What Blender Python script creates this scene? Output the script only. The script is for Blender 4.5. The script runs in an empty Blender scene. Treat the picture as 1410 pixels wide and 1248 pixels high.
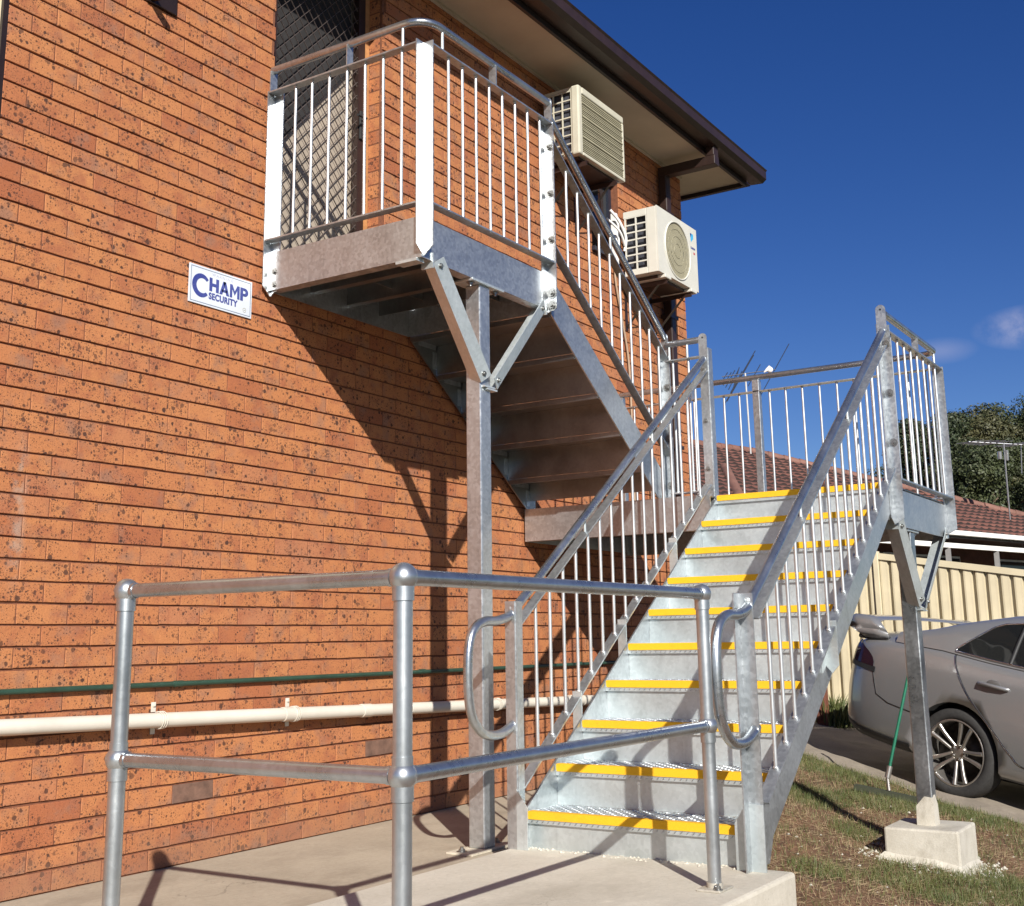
import bpy, bmesh, math, random
import numpy as np
from mathutils import Vector, Matrix, Euler

R = random.Random(11)
sc = bpy.context.scene
col = sc.collection

# ------------------------------------------------------------------ camera
def uvz(u, v, z):
    # u runs along the brick wall, v out of the wall, z up
    return Vector((u, -v, z))

cam_d = bpy.data.cameras.new('camera')
cam = bpy.data.objects.new('camera', cam_d)
col.objects.link(cam)
RT = Vector((0.54016853, -0.84142313, -0.01500244))
UP = Vector((-0.16533475, -0.12358582, 0.97846357))
FW = Vector((0.82515597, 0.52605481, 0.20587366))
m = Matrix.Identity(4)
for i in range(3):
    m[i][0] = RT[i]; m[i][1] = UP[i]; m[i][2] = -FW[i]
m.translation = uvz(-0.5048, 4.27558, 0.96749)
cam.matrix_world = m
cam_d.sensor_fit = 'HORIZONTAL'
cam_d.sensor_width = 36.0
cam_d.lens = 36.0 * 1653.656 / 1410.0
cam_d.shift_x = (705.0 - 711.0516) / 1410.0
cam_d.shift_y = (532.919 - 624.0) / 1410.0
cam_d.clip_start = 0.05
cam_d.clip_end = 3000
sc.camera = cam

# ------------------------------------------------------------------ sky and sun
TO_SUN = Vector((-1.0, -0.99, 0.763)).normalized()
SUN_EL = math.asin(TO_SUN.z)
SUN_AZ = math.atan2(TO_SUN.x, TO_SUN.y)
world = bpy.data.worlds.new('World')
sc.world = world
world.use_nodes = True
wn = world.node_tree
for n in list(wn.nodes):
    wn.nodes.remove(n)
def wnode(t, **k):
    n = wn.nodes.new(t)
    for a, b in k.items():
        setattr(n, a, b)
    return n
w_out = wnode('ShaderNodeOutputWorld')
w_bg = wnode('ShaderNodeBackground')
w_bg.inputs['Strength'].default_value = 0.052
w_sky = wnode('ShaderNodeTexSky', sky_type='NISHITA', sun_disc=False)
w_sky.sun_elevation = SUN_EL
w_sky.sun_rotation = SUN_AZ
w_sky.altitude = 50
w_sky.air_density = 0.85
w_sky.dust_density = 0.15
w_sky.ozone_density = 3.0
w_hs = wnode('ShaderNodeHueSaturation')
w_hs.inputs['Hue'].default_value = 0.520
w_hs.inputs['Saturation'].default_value = 1.30
w_hs.inputs['Value'].default_value = 1.08
wn.links.new(w_sky.outputs['Color'], w_hs.inputs['Color'])
# a few small fair-weather puffs low in the sky, spread round the horizon
w_tc = wnode('ShaderNodeTexCoord')
w_ns = wnode('ShaderNodeTexNoise')
w_ns.inputs['Scale'].default_value = 26.0
w_ns.inputs['Detail'].default_value = 6.0
w_ns.inputs['Roughness'].default_value = 0.6
wn.links.new(w_tc.outputs['Generated'], w_ns.inputs['Vector'])
w_sum = None
for (px_, py_, pz_, pr_, pa_) in ((0.957, 0.140, 0.228, 0.050, 1.0), (0.951, 0.212, 0.2165, 0.030, 0.35), (0.30, -0.93, 0.21, 0.09, 0.9), (-0.55, -0.80, 0.24, 0.08, 0.8),
                                  (-0.93, 0.28, 0.22, 0.10, 0.9), (-0.2, 0.95, 0.20, 0.08, 0.8), (0.72, -0.65, 0.25, 0.07, 0.7)):
    w_d = wnode('ShaderNodeVectorMath', operation='SUBTRACT'); wn.links.new(w_tc.outputs['Generated'], w_d.inputs[0]); w_d.inputs[1].default_value = (px_, py_, pz_)
    w_s = wnode('ShaderNodeVectorMath', operation='MULTIPLY'); wn.links.new(w_d.outputs[0], w_s.inputs[0]); w_s.inputs[1].default_value = (1, 1, 2.7)
    w_l = wnode('ShaderNodeVectorMath', operation='LENGTH'); wn.links.new(w_s.outputs[0], w_l.inputs[0])
    w_e = wnode('ShaderNodeMapRange'); wn.links.new(w_l.outputs['Value'], w_e.inputs['Value'])
    w_e.inputs['From Min'].default_value = pr_; w_e.inputs['From Max'].default_value = pr_ * 0.15
    w_e.inputs['To Max'].default_value = pa_
    if w_sum is None: w_sum = w_e.outputs[0]
    else:
        w_a = wnode('ShaderNodeMath', operation='ADD'); wn.links.new(w_sum, w_a.inputs[0]); wn.links.new(w_e.outputs[0], w_a.inputs[1]); w_sum = w_a.outputs[0]
w_n2 = wnode('ShaderNodeMapRange', interpolation_type='SMOOTHSTEP'); wn.links.new(w_ns.outputs['Fac'], w_n2.inputs['Value'])
w_n2.inputs['From Min'].default_value = 0.36; w_n2.inputs['From Max'].default_value = 0.66
w_m2 = wnode('ShaderNodeMath', operation='MULTIPLY', use_clamp=True); wn.links.new(w_sum, w_m2.inputs[0]); wn.links.new(w_n2.outputs[0], w_m2.inputs[1])
w_m3 = wnode('ShaderNodeMath', operation='MULTIPLY'); w_m3.inputs[1].default_value = 0.50
wn.links.new(w_m2.outputs[0], w_m3.inputs[0])
w_mix = wnode('ShaderNodeMix', data_type='RGBA')
w_mix.inputs['B'].default_value = (9.5, 8.9, 10.5, 1)
wn.links.new(w_m3.outputs[0], w_mix.inputs['Factor'])
wn.links.new(w_hs.outputs['Color'], w_mix.inputs['A'])
wn.links.new(w_mix.outputs['Result'], w_bg.inputs['Color'])
wn.links.new(w_bg.outputs[0], w_out.inputs['Surface'])

sun_d = bpy.data.lights.new('sun', 'SUN')
sun_d.energy = 5.0
sun_d.angle = math.radians(0.53)
sun_d.color = (1.0, 0.955, 0.885)
sun = bpy.data.objects.new('sun', sun_d)
col.objects.link(sun)
sun.location = (-10, -10, 12)
sun.rotation_euler = TO_SUN.to_track_quat('Z', 'Y').to_euler()

sc.view_settings.view_transform = 'Standard'
sc.view_settings.look = 'None'
sc.view_settings.gamma = 1.0
sc.view_settings.use_curve_mapping = False
sc.view_settings.exposure = 0.55
sc.render.engine = 'CYCLES'
sc.cycles.max_bounces = 8
sc.cycles.diffuse_bounces = 2
sc.cycles.use_denoising = True

# ------------------------------------------------------------------ helpers
def root_loc(o):
    l = Vector((0, 0, 0))
    while o is not None:
        l += o.location
        o = o.parent
    return l

def tag(o, label=None, cat=None, group=None, kind=None):
    if label: o['label'] = label
    if cat: o['category'] = cat
    if group: o['group'] = group
    if kind: o['kind'] = kind
    return o

def thing(name, loc, label, cat, group=None, rotz=0.0):
    o = bpy.data.objects.new(name, None)
    o.empty_display_size = 0.1
    o.location = uvz(*loc)
    o.rotation_euler = (0, 0, rotz)
    col.objects.link(o)
    return tag(o, label, cat, group)

def link(name, mesh, parent=None, kind=None):
    o = bpy.data.objects.new(name, mesh)
    col.objects.link(o)
    if parent is not None: o.parent = parent
    if kind: o['kind'] = kind
    return o

class MB:
    """collects shapes in (u, v, z) and links them as one mesh object"""
    def __init__(s):
        s.v = []; s.f = []; s.m = []; s.s = []
    def add(s, vs, fs, mat=0, smooth=False):
        b = len(s.v)
        s.v.extend([tuple(p) for p in vs])
        for f in fs:
            s.f.append(tuple(b + i for i in f)); s.m.append(mat); s.s.append(smooth)
        return s
    def hexa(s, c, mat=0):
        return s.add(c, [(0, 1, 2, 3), (7, 6, 5, 4), (0, 4, 5, 1), (1, 5, 6, 2), (2, 6, 7, 3), (3, 7, 4, 0)], mat)
    def box(s, u0, u1, v0, v1, z0, z1, mat=0):
        return s.hexa([(u0, v0, z0), (u1, v0, z0), (u1, v1, z0), (u0, v1, z0),
                       (u0, v0, z1), (u1, v0, z1), (u1, v1, z1), (u0, v1, z1)], mat)
    def bbox(s, u0, u1, v0, v1, z0, z1, b, mat=0):
        """box with bevelled edges all round"""
        c = Vector(((u0 + u1) / 2, (v0 + v1) / 2, (z0 + z1) / 2))
        h = Vector((abs(u1 - u0) / 2, abs(v1 - v0) / 2, abs(z1 - z0) / 2))
        bm = bmesh.new()
        bmesh.ops.create_cube(bm, size=2.0)
        for w in bm.verts:
            w.co = Vector((w.co.x * h.x, w.co.y * h.y, w.co.z * h.z)) + c
        bmesh.ops.bevel(bm, geom=bm.edges[:], offset=b, segments=2, profile=0.5, affect='EDGES')
        bm.verts.index_update()
        s.add([tuple(w.co) for w in bm.verts], [[w.index for w in f.verts] for f in bm.faces], mat)
        bm.free()
        return s
    def bar(s, p0, p1, w, t, wd, mat=0):
        """rectangular bar p0-p1: w along direction wd, t across"""
        p0 = Vector(p0); p1 = Vector(p1); d = (p1 - p0).normalized()
        a = Vector(wd); a = (a - d * a.dot(d)).normalized()
        b = d.cross(a)
        a = a * (w / 2); b = b * (t / 2)
        return s.hexa([p0 - a - b, p0 + a - b, p0 + a + b, p0 - a + b,
                       p1 - a - b, p1 + a - b, p1 + a + b, p1 - a + b], mat)
    def prism(s, poly, ext, mat=0):
        n = len(poly); e = Vector(ext)
        vs = [Vector(p) for p in poly] + [Vector(p) + e for p in poly]
        fs = [tuple(range(n)), tuple(range(2 * n - 1, n - 1, -1))]
        for i in range(n):
            j = (i + 1) % n
            fs.append((i, i + n, j + n, j))
        return s.add(vs, fs, mat)
    def tube(s, pts, r, n=12, mat=0, cap=True, radii=None):
        P = [Vector(p) for p in pts]
        T = []
        for i in range(len(P)):
            a = P[max(i - 1, 0)]; b = P[min(i + 1, len(P) - 1)]
            T.append((b - a).normalized())
        ref = Vector((0, 0, 1)) if abs(T[0].z) < 0.9 else Vector((1, 0, 0))
        x = T[0].cross(ref).normalized()
        vs = []; fs = []
        for i, p in enumerate(P):
            x = (x - T[i] * x.dot(T[i])).normalized()
            y = T[i].cross(x)
            rr = radii[i] if radii else r
            for k in range(n):
                a = 2 * math.pi * k / n
                vs.append(p + x * (math.cos(a) * rr) + y * (math.sin(a) * rr))
        for i in range(len(P) - 1):
            for k in range(n):
                k2 = (k + 1) % n
                fs.append((i * n + k, i * n + k2, (i + 1) * n + k2, (i + 1) * n + k))
        s.add(vs, fs, mat, True)
        if cap:
            s.add(vs[:n], [tuple(range(n - 1, -1, -1))], mat)
            s.add(vs[-n:], [tuple(range(n))], mat)
        return s
    def ball(s, c, r, nu=18, nv=12, mat=0, sz=1.0):
        c = Vector(c); vs = []; fs = []
        for j in range(nv + 1):
            t = math.pi * j / nv
            for i in range(nu):
                a = 2 * math.pi * i / nu
                vs.append(c + Vector((math.sin(t) * math.cos(a) * r, math.sin(t) * math.sin(a) * r, math.cos(t) * r * sz)))
        for j in range(nv):
            for i in range(nu):
                i2 = (i + 1) % nu
                fs.append((j * nu + i, j * nu + i2, (j + 1) * nu + i2, (j + 1) * nu + i))
        return s.add(vs, fs, mat, True)
    def bolt(s, p, d, r=0.012, h=0.009, mat=0, stud=True):
        """hex nut with washer and stud end, pointing along d"""
        p = Vector(p); d = Vector(d).normalized()
        s.tube([p, p + d * 0.003], r * 1.55, 10, mat)
        s.tube([p + d * 0.003, p + d * (0.003 + h)], r, 6, mat)
        if stud: s.tube([p + d * (0.003 + h), p + d * (0.003 + h * 2.1)], r * 0.5, 8, mat)
        return s
    def mesh(s, name, mats, off=Vector((0, 0, 0)), conv=True, recalc=True, merge=False):
        me = bpy.data.meshes.new(name)
        if conv:
            vs = [(p[0] - off.x, -p[1] - off.y, p[2] - off.z) for p in s.v]
        else:
            vs = [tuple(p) for p in s.v]
        me.from_pydata(vs, [], s.f)
        if not isinstance(mats, (list, tuple)): mats = [mats]
        for k in mats: me.materials.append(k)
        me.polygons.foreach_set('material_index', s.m)
        me.polygons.foreach_set('use_smooth', s.s)
        if recalc or merge:
            bm = bmesh.new(); bm.from_mesh(me)
            if merge: bmesh.ops.remove_doubles(bm, verts=bm.verts, dist=1e-5)
            bmesh.ops.recalc_face_normals(bm, faces=bm.faces)
            bm.to_mesh(me); bm.free()
        me.update()
        return me
    def build(s, name, mats, parent=None, label=None, cat=None, group=None, kind=None, **k):
        off = root_loc(parent) if parent is not None else Vector((0, 0, 0))
        o = link(name, s.mesh(name, mats, off, **k), parent)
        return tag(o, label, cat, group, kind)

def inst(name, mesh, parent, p, rot=(0, 0, 0), scale=(1, 1, 1)):
    """one more part that shares mesh data, placed at (u, v, z)"""
    o = link(name, mesh, parent)
    o.location = uvz(*p) - (root_loc(parent) if parent is not None else Vector((0, 0, 0)))
    o.rotation_euler = rot
    o.scale = scale
    return o

def arc(c, a, b, t0, t1, n):
    """points of an arc in the plane of vectors a, b"""
    c = Vector(c); a = Vector(a); b = Vector(b)
    return [c + a * math.cos(t0 + (t1 - t0) * i / n) + b * math.sin(t0 + (t1 - t0) * i / n) for i in range(n + 1)]

def smooth_path(pts, n=5):
    """Catmull-Rom through the points"""
    P = [Vector(p) for p in pts]; out = []
    for i in range(len(P) - 1):
        a = P[max(i - 1, 0)]; b = P[i]; c = P[i + 1]; d = P[min(i + 2, len(P) - 1)]
        for k in range(n):
            t = k / n
            out.append(0.5 * ((2 * b) + (c - a) * t + (2 * a - 5 * b + 4 * c - d) * t * t + (3 * b - a - 3 * c + d) * t ** 3))
    out.append(P[-1])
    return out

# ------------------------------------------------------------------ materials
class Mat:
    def __init__(s, name):
        s.mat = bpy.data.materials.new(name); s.mat.use_nodes = True
        s.nt = s.mat.node_tree
        for n in list(s.nt.nodes): s.nt.nodes.remove(n)
        s.out = s.nt.nodes.new('ShaderNodeOutputMaterial')
        s.p = s.nt.nodes.new('ShaderNodeBsdfPrincipled')
        s.nt.links.new(s.p.outputs[0], s.out.inputs['Surface'])
        s.geo = s.nt.nodes.new('ShaderNodeNewGeometry')
        s.pos = s.geo.outputs['Position']
    def n(s, t, inp=None, **k):
        n = s.nt.nodes.new(t)
        for a, b in k.items(): setattr(n, a, b)
        if inp:
            for a, b in inp.items(): s.set(n.inputs[a], b)
        return n
    def set(s, sock, val):
        if isinstance(val, bpy.types.NodeSocket): s.nt.links.new(val, sock)
        else: sock.default_value = val
    def noise(s, scale, detail=4.0, rough=0.55, vec=None, dist=0.0, w=None):
        return s.n('ShaderNodeTexNoise', {'Vector': vec or s.pos, 'Scale': scale, 'Detail': detail, 'Roughness': rough, 'Distortion': dist}).outputs['Fac']
    def ramp(s, fac, stops):
        r = s.n('ShaderNodeValToRGB', {'Fac': fac})
        e = r.color_ramp.elements
        while len(e) < len(stops): e.new(0.5)
        for i, (p, c) in enumerate(stops):
            e[i].position = p
            e[i].color = (*c, 1) if not isinstance(c, (int, float)) else (c, c, c, 1)
        return r.outputs['Color']
    def mix(s, fac, a, b, blend='MIX'):
        x = s.n('ShaderNodeMix', data_type='RGBA', blend_type=blend)
        s.set(x.inputs['Factor'], fac)
        s.set(x.inputs['A'], (*a, 1) if isinstance(a, tuple) and len(a) == 3 else a)
        s.set(x.inputs['B'], (*b, 1) if isinstance(b, tuple) and len(b) == 3 else b)
        return x.outputs['Result']
    def math(s, op, a, b=0.0, clamp=False):
        x = s.n('ShaderNodeMath', operation=op, use_clamp=clamp)
        s.set(x.inputs[0], a); s.set(x.inputs[1], b)
        return x.outputs[0]
    def step(s, v, lo, hi):
        x = s.n('ShaderNodeMapRange', {'Value': v, 'From Min': lo, 'From Max': hi}, interpolation_type='SMOOTHSTEP')
        return x.outputs[0]
    def bump(s, h, strength=0.3, dist=0.01):
        b = s.n('ShaderNodeBump', {'Height': h, 'Strength': strength, 'Distance': dist})
        s.set(s.p.inputs['Normal'], b.outputs[0])
    def col(s, c): s.set(s.p.inputs['Base Color'], (*c, 1) if isinstance(c, tuple) and len(c) == 3 else c)
    def rough(s, r): s.set(s.p.inputs['Roughness'], r)
    def metal(s, r): s.set(s.p.inputs['Metallic'], r)
    def scaled(s, v):
        return s.n('ShaderNodeMapping', {'Vector': s.pos, 'Scale': v}).outputs[0]

def plain(name, c, rough=0.6, metal=0.0, var=0.12, scale=14.0, bump=0.15):
    """a plain painted or moulded surface with slight wear"""
    M = Mat(name)
    f = M.noise(scale, 5.0, 0.6)
    lo = tuple(x * (1 - var) for x in c); hi = tuple(min(1, x * (1 + var)) for x in c)
    M.col(M.ramp(f, [(0.3, lo), (0.7, hi)]))
    M.rough(M.n('ShaderNodeMapRange', {'Value': M.noise(scale * 2.3, 3.0), 'To Min': rough * 0.85, 'To Max': min(1, rough * 1.15)}).outputs[0])
    M.metal(metal)
    if bump: M.bump(M.noise(scale * 14, 3.0), bump, 0.002)
    return M.mat

def galvanised(name, lo, hi, r0, r1, metal=0.9, streak=0.25, spangle=0.18, bump=0.05):
    M = Mat(name)
    cells = M.n('ShaderNodeTexVoronoi', {'Vector': M.pos, 'Scale': 70.0, 'Randomness': 1.0})
    sp = M.n('ShaderNodeSeparateColor', {'Color': cells.outputs['Color']}).outputs[0]
    cloud = M.noise(4.5, 6.0, 0.6)
    f = M.math('ADD', M.math('MULTIPLY', sp, spangle), M.math('MULTIPLY', cloud, 1.0 - spangle))
    c = M.ramp(f, [(0.28, lo), (0.5, tuple((a + b) / 2 for a, b in zip(lo, hi))), (0.72, hi)])
    if streak:
        st = M.noise(3.0, 5.0, 0.6, M.scaled((7.0, 7.0, 0.9)))
        c = M.mix(M.math('MULTIPLY', M.step(st, 0.55, 0.80), streak), c, tuple(x * 0.55 for x in lo))
        st2 = M.noise(9.0, 5.0, 0.65)
        c = M.mix(M.math('MULTIPLY', M.step(st2, 0.60, 0.82), streak * 1.2), c, (0.70, 0.71, 0.70))
    M.col(c); M.metal(metal)
    M.rough(M.n('ShaderNodeMapRange', {'Value': f, 'From Min': 0.28, 'From Max': 0.72, 'To Min': r0, 'To Max': r1}).outputs[0])
    if bump: M.bump(M.noise(14.0, 3.0, 0.5), bump, 0.004)
    return M.mat

GALV = galvanised('galvanised_steel', (0.40, 0.425, 0.44), (0.58, 0.61, 0.625), 0.28, 0.44, 0.82, 0.35, 0.28, 0.05)
GALVP = galvanised('galvanised_pipe', (0.36, 0.385, 0.41), (0.56, 0.59, 0.615), 0.22, 0.38, 0.92, 0.40, 0.12, 0.0)
GALVB = galvanised('galvanised_rod', (0.52, 0.54, 0.55), (0.64, 0.665, 0.67), 0.34, 0.46, 0.76, 0.0, 0.05, 0.0)
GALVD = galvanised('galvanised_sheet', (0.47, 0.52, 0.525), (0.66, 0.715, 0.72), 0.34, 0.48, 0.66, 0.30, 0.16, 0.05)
GALVU = galvanised('galvanised_shaded', (0.26, 0.27, 0.275), (0.40, 0.41, 0.41), 0.28, 0.42, 0.97, 0.2, 0.10, 0.04)  # darker copy of the galvanised steel, with the shade put into its colour
BOLT = plain('zinc_bolts', (0.30, 0.30, 0.29), 0.35, 0.9, 0.25, 60.0, 0)

def brick_mat(name, joined):
    M = Mat(name)
    if joined:
        r = M.n('ShaderNodeAttribute', attribute_name='tint').outputs['Fac']
    else:
        r = M.n('ShaderNodeObjectInfo').outputs['Random']
    base = M.ramp(r, [(0.0, (0.330, 0.106, 0.042)), (0.09, (0.375, 0.130, 0.050)), (0.16, (0.415, 0.156, 0.058)),
                      (0.45, (0.430, 0.166, 0.061)), (0.75, (0.450, 0.180, 0.066)), (0.92, (0.425, 0.165, 0.065)), (1.0, (0.385, 0.152, 0.070))])
    rr = M.n('ShaderNodeVectorMath', {0: M.pos, 1: M.n('ShaderNodeCombineXYZ', {'X': M.math('MULTIPLY', r, 37.0), 'Y': 0.0, 'Z': M.math('MULTIPLY', r, 91.0)}).outputs[0]}, operation='ADD').outputs[0]
    # cloudy firing marks inside each brick
    cl = M.noise(9.0, 5.0, 0.6, rr)
    c = M.mix(M.math('MULTIPLY', M.step(cl, 0.46, 0.68), 0.75), base, (0.300, 0.096, 0.044))
    cl2 = M.noise(7.0, 4.0, 0.6, M.n('ShaderNodeMapping', {'Vector': rr, 'Location': (5.0, 3.0, 9.0)}).outputs[0])
    c = M.mix(M.math('MULTIPLY', M.step(cl2, 0.50, 0.72), 0.72), c, (0.250, 0.130, 0.085))
    cl3 = M.noise(16.0, 5.0, 0.65, M.n('ShaderNodeMapping', {'Vector': rr, 'Location': (1.0, 8.0, 2.0)}).outputs[0])
    c = M.mix(M.math('MULTIPLY', M.step(cl3, 0.60, 0.74), 0.55), c, (0.36, 0.095, 0.030))
    fine = M.noise(160.0, 3.0, 0.6)
    c = M.mix(0.5, c, M.ramp(fine, [(0.3, (0.72, 0.70, 0.68)), (0.7, (1.2, 1.18, 1.15))]), 'MULTIPLY')
    # dark ironstone specks, large and small, in clusters
    sx = M.n('ShaderNodeSeparateXYZ', {'Vector': M.pos})
    face = M.n('ShaderNodeCombineXYZ', {'X': M.math('ADD', sx.outputs['X'], sx.outputs['Y']), 'Y': sx.outputs['Z'], 'Z': 0.0}).outputs[0]
    dv = M.n('ShaderNodeTexNoise', {'Vector': face, 'Scale': 85.0, 'Detail': 3.0})
    pv = M.n('ShaderNodeVectorMath', {0: face, 1: M.n('ShaderNodeVectorMath', {0: dv.outputs['Color'], 1: (0.009, 0.009, 0.0)}, operation='MULTIPLY').outputs[0]}, operation='ADD').outputs[0]
    clus = M.noise(7.0, 3.0, 0.6, rr)
    spots = None
    for scale, rmin, rmax, keep in ((36.0, 0.12, 0.52, 1.02), (74.0, 0.14, 0.44, 1.00), (150.0, 0.18, 0.40, 0.98)):
        vo = M.n('ShaderNodeTexVoronoi', {'Vector': pv, 'Scale': scale}, voronoi_dimensions='2D')
        q = M.n('ShaderNodeSeparateColor', {'Color': vo.outputs['Color']})
        kt = M.math('SUBTRACT', keep, M.math('MULTIPLY', M.step(clus, 0.2, 0.8), 0.62))
        over = M.math('SUBTRACT', q.outputs[0], kt)
        th = M.math('ADD', M.math('MULTIPLY', M.math('MULTIPLY', over, 2.2), rmax - rmin), M.math('MULTIPLY', M.math('GREATER_THAN', over, 0.0), rmin))
        k = M.math('MULTIPLY', M.math('SUBTRACT', th, vo.outputs['Distance']), 9.0, True)
        k = M.math('MULTIPLY', k, M.math('ADD', 0.55, M.math('MULTIPLY', q.outputs[1], 0.45)))
        spots = k if spots is None else M.math('MAXIMUM', spots, k)
    c = M.mix(M.math('MULTIPLY', spots, 0.94), c, (0.042, 0.017, 0.012))
    # hairline firing cracks
    kn = M.n('ShaderNodeTexNoise', {'Vector': face, 'Scale': 11.0, 'Detail': 5.0, 'Distortion': 1.2})
    kr = M.math('MULTIPLY', M.step(M.math('ABSOLUTE', M.math('SUBTRACT', kn.outputs['Fac'], 0.5)), 0.011, 0.003), M.step(M.noise(5.0, 3.0, 0.6, rr), 0.60, 0.68))
    c = M.mix(M.math('MULTIPLY', kr, 0.8), c, (0.060, 0.022, 0.014))
    # grime towards the paving
    gr_ = M.math('MULTIPLY', M.step(M.math('ADD', sx.outputs['Z'], M.math('MULTIPLY', M.noise(6.0, 5.0), 0.35)), 0.42, 0.20), 0.45)
    c = M.mix(gr_, c, (0.20, 0.115, 0.075))
    # lime bloom running down near the left end
    bl = M.math('MULTIPLY', M.step(M.math('ABSOLUTE', M.math('SUBTRACT', sx.outputs['X'], 2.47)), 0.055, 0.0), M.step(M.noise(13.0, 4.0), 0.42, 0.62))
    bl = M.math('MULTIPLY', bl, M.math('MULTIPLY', M.step(sx.outputs['Z'], 1.15, 1.35), M.step(sx.outputs['Z'], 1.85, 1.65)))
    bl2 = M.math('MULTIPLY', M.step(M.noise(5.0, 4.0, 0.6), 0.70, 0.80), 0.35)
    c = M.mix(M.math('MAXIMUM', M.math('MULTIPLY', bl, 0.6), bl2), c, (0.36, 0.27, 0.21))
    M.col(c); M.rough(0.82)
    M.bump(M.math('SUBTRACT', M.noise(70.0, 5.0, 0.7), M.math('MULTIPLY', M.math('MAXIMUM', spots, kr), 0.6)), 0.5, 0.004)
    return M.mat
BRICK = brick_mat('speckled_brick', False)
BRICKJ = brick_mat('speckled_brick_joined', True)
MORTAR = plain('red_mortar', (0.17, 0.062, 0.030), 0.95, 0, 0.3, 40.0, 0.5)

def concrete(name, lo, hi, stain, sc_=1.0):
    M = Mat(name)
    f = M.noise(2.2 * sc_, 8.0, 0.66)
    g = M.noise(45.0 * sc_, 6.0, 0.68)
    c = M.ramp(M.math('ADD', M.math('MULTIPLY', f, 0.6), M.math('MULTIPLY', g, 0.4)), [(0.34, lo), (0.60, hi)])
    c = M.mix(M.math('MULTIPLY', M.step(M.noise(1.1 * sc_, 7.0, 0.68, M.scaled((1.0, 1.6, 1.0))), 0.50, 0.68), 0.65), c, stain)
    c = M.mix(M.math('MULTIPLY', M.step(M.noise(4.0 * sc_, 6.0, 0.7, M.n('ShaderNodeMapping', {'Vector': M.pos, 'Location': (7.0, 2.0, 0.0)}).outputs[0]), 0.60, 0.74), 0.5), c, tuple(min(x * 1.25, 0.8) for x in hi))
    kn = M.n('ShaderNodeTexNoise', {'Vector': M.pos, 'Scale': 1.7 * sc_, 'Detail': 6.0, 'Distortion': 0.8})
    kr = M.math('MULTIPLY', M.step(M.math('ABSOLUTE', M.math('SUBTRACT', kn.outputs['Fac'], 0.5)), 0.0028, 0.0008), M.step(M.noise(0.9 * sc_, 2.0), 0.56, 0.64))
    c = M.mix(M.math('MULTIPLY', kr, 0.35), c, tuple(x * 0.35 for x in stain))
    pits = M.n('ShaderNodeTexVoronoi', {'Vector': M.pos, 'Scale': 75.0})
    pq = M.n('ShaderNodeSeparateColor', {'Color': pits.outputs['Color']}).outputs[0]
    c = M.mix(M.math('MULTIPLY', M.math('MULTIPLY', M.step(pits.outputs['Distance'], 0.22, 0.10), M.math('GREATER_THAN', pq, 0.72)), 0.5), c, tuple(x * 0.45 for x in stain))
    M.col(c); M.rough(0.88)
    M.bump(M.math('ADD', M.noise(120.0, 5.0, 0.65), M.math('MULTIPLY', f, 2.0)), 0.35, 0.004)
    return M.mat
PATH = concrete('path_concrete', (0.315, 0.265, 0.195), (0.425, 0.365, 0.275), (0.25, 0.205, 0.150))
SLAB = concrete('slab_concrete', (0.43, 0.395, 0.32), (0.56, 0.52, 0.435), (0.36, 0.325, 0.26))
FOOT = concrete('footing_concrete', (0.40, 0.37, 0.305), (0.52, 0.49, 0.42), (0.30, 0.27, 0.215), 3.0)
DRIVE = concrete('driveway_concrete', (0.22, 0.185, 0.145), (0.31, 0.265, 0.21), (0.17, 0.145, 0.115))
def nosing_mat():
    M = Mat('yellow_nosing')
    g = M.noise(420.0, 3.0, 0.7); w = M.noise(7.0, 6.0, 0.7); d = M.noise(24.0, 5.0, 0.7)
    c = M.ramp(g, [(0.3, (0.66, 0.34, 0.004)), (0.7, (0.86, 0.49, 0.012))])
    c = M.mix(M.math('MULTIPLY', M.step(w, 0.52, 0.72), 0.35), c, (0.52, 0.28, 0.012))
    c = M.mix(M.math('MULTIPLY', M.step(d, 0.64, 0.76), 0.5), c, (0.28, 0.17, 0.035))
    M.col(c); M.rough(0.8); M.bump(g, 0.6, 0.002)
    return M.mat
YELLOW = nosing_mat()
BROWN = plain('brown_paint', (0.018, 0.010, 0.009), 0.45, 0, 0.2, 9.0, 0.1)
BROWNM = plain('brown_steel', (0.028, 0.015, 0.012), 0.40, 0, 0.2, 12.0, 0.1)
SOFFIT = plain('cream_soffit', (0.50, 0.43, 0.32), 0.7, 0, 0.08, 3.0, 0.05)
CREAM = plain('cream_paint', (0.66, 0.58, 0.40), 0.6, 0, 0.06, 4.0, 0.05)
TIMBER = plain('oiled_timber', (0.42, 0.20, 0.075), 0.6, 0, 0.2, 25.0, 0.2)
DOORP = plain('grey_beige_door', (0.36, 0.30, 0.235), 0.65, 0, 0.08, 6.0, 0.1)
GRILLE = plain('bronze_grille', (0.17, 0.135, 0.12), 0.4, 0.5, 0.2, 30.0, 0)
DARK = plain('dark_void', (0.012, 0.012, 0.013), 0.6, 0, 0.2, 5.0, 0)
PVC = plain('cream_pvc', (0.62, 0.575, 0.49), 0.42, 0, 0.07, 6.0, 0.05)
GREENP = plain('green_pipe', (0.022, 0.055, 0.036), 0.45, 0, 0.25, 12.0, 0.1)
ACW = plain('aged_white_plastic', (0.57, 0.555, 0.485), 0.45, 0, 0.06, 5.0, 0.05)
ACB = plain('aged_beige_plastic', (0.50, 0.475, 0.375), 0.5, 0, 0.08, 7.0, 0.05)
COIL = plain('coil_fins', (0.075, 0.080, 0.10), 0.4, 0.4, 0.3, 60.0, 0.2)
WHITE = plain('white_paint', (0.74, 0.73, 0.70), 0.5, 0, 0.05, 5.0, 0.05)
SIGNW = plain('white_sign_sheet', (0.56, 0.60, 0.66), 0.35, 0, 0.03, 8.0, 0)
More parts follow.
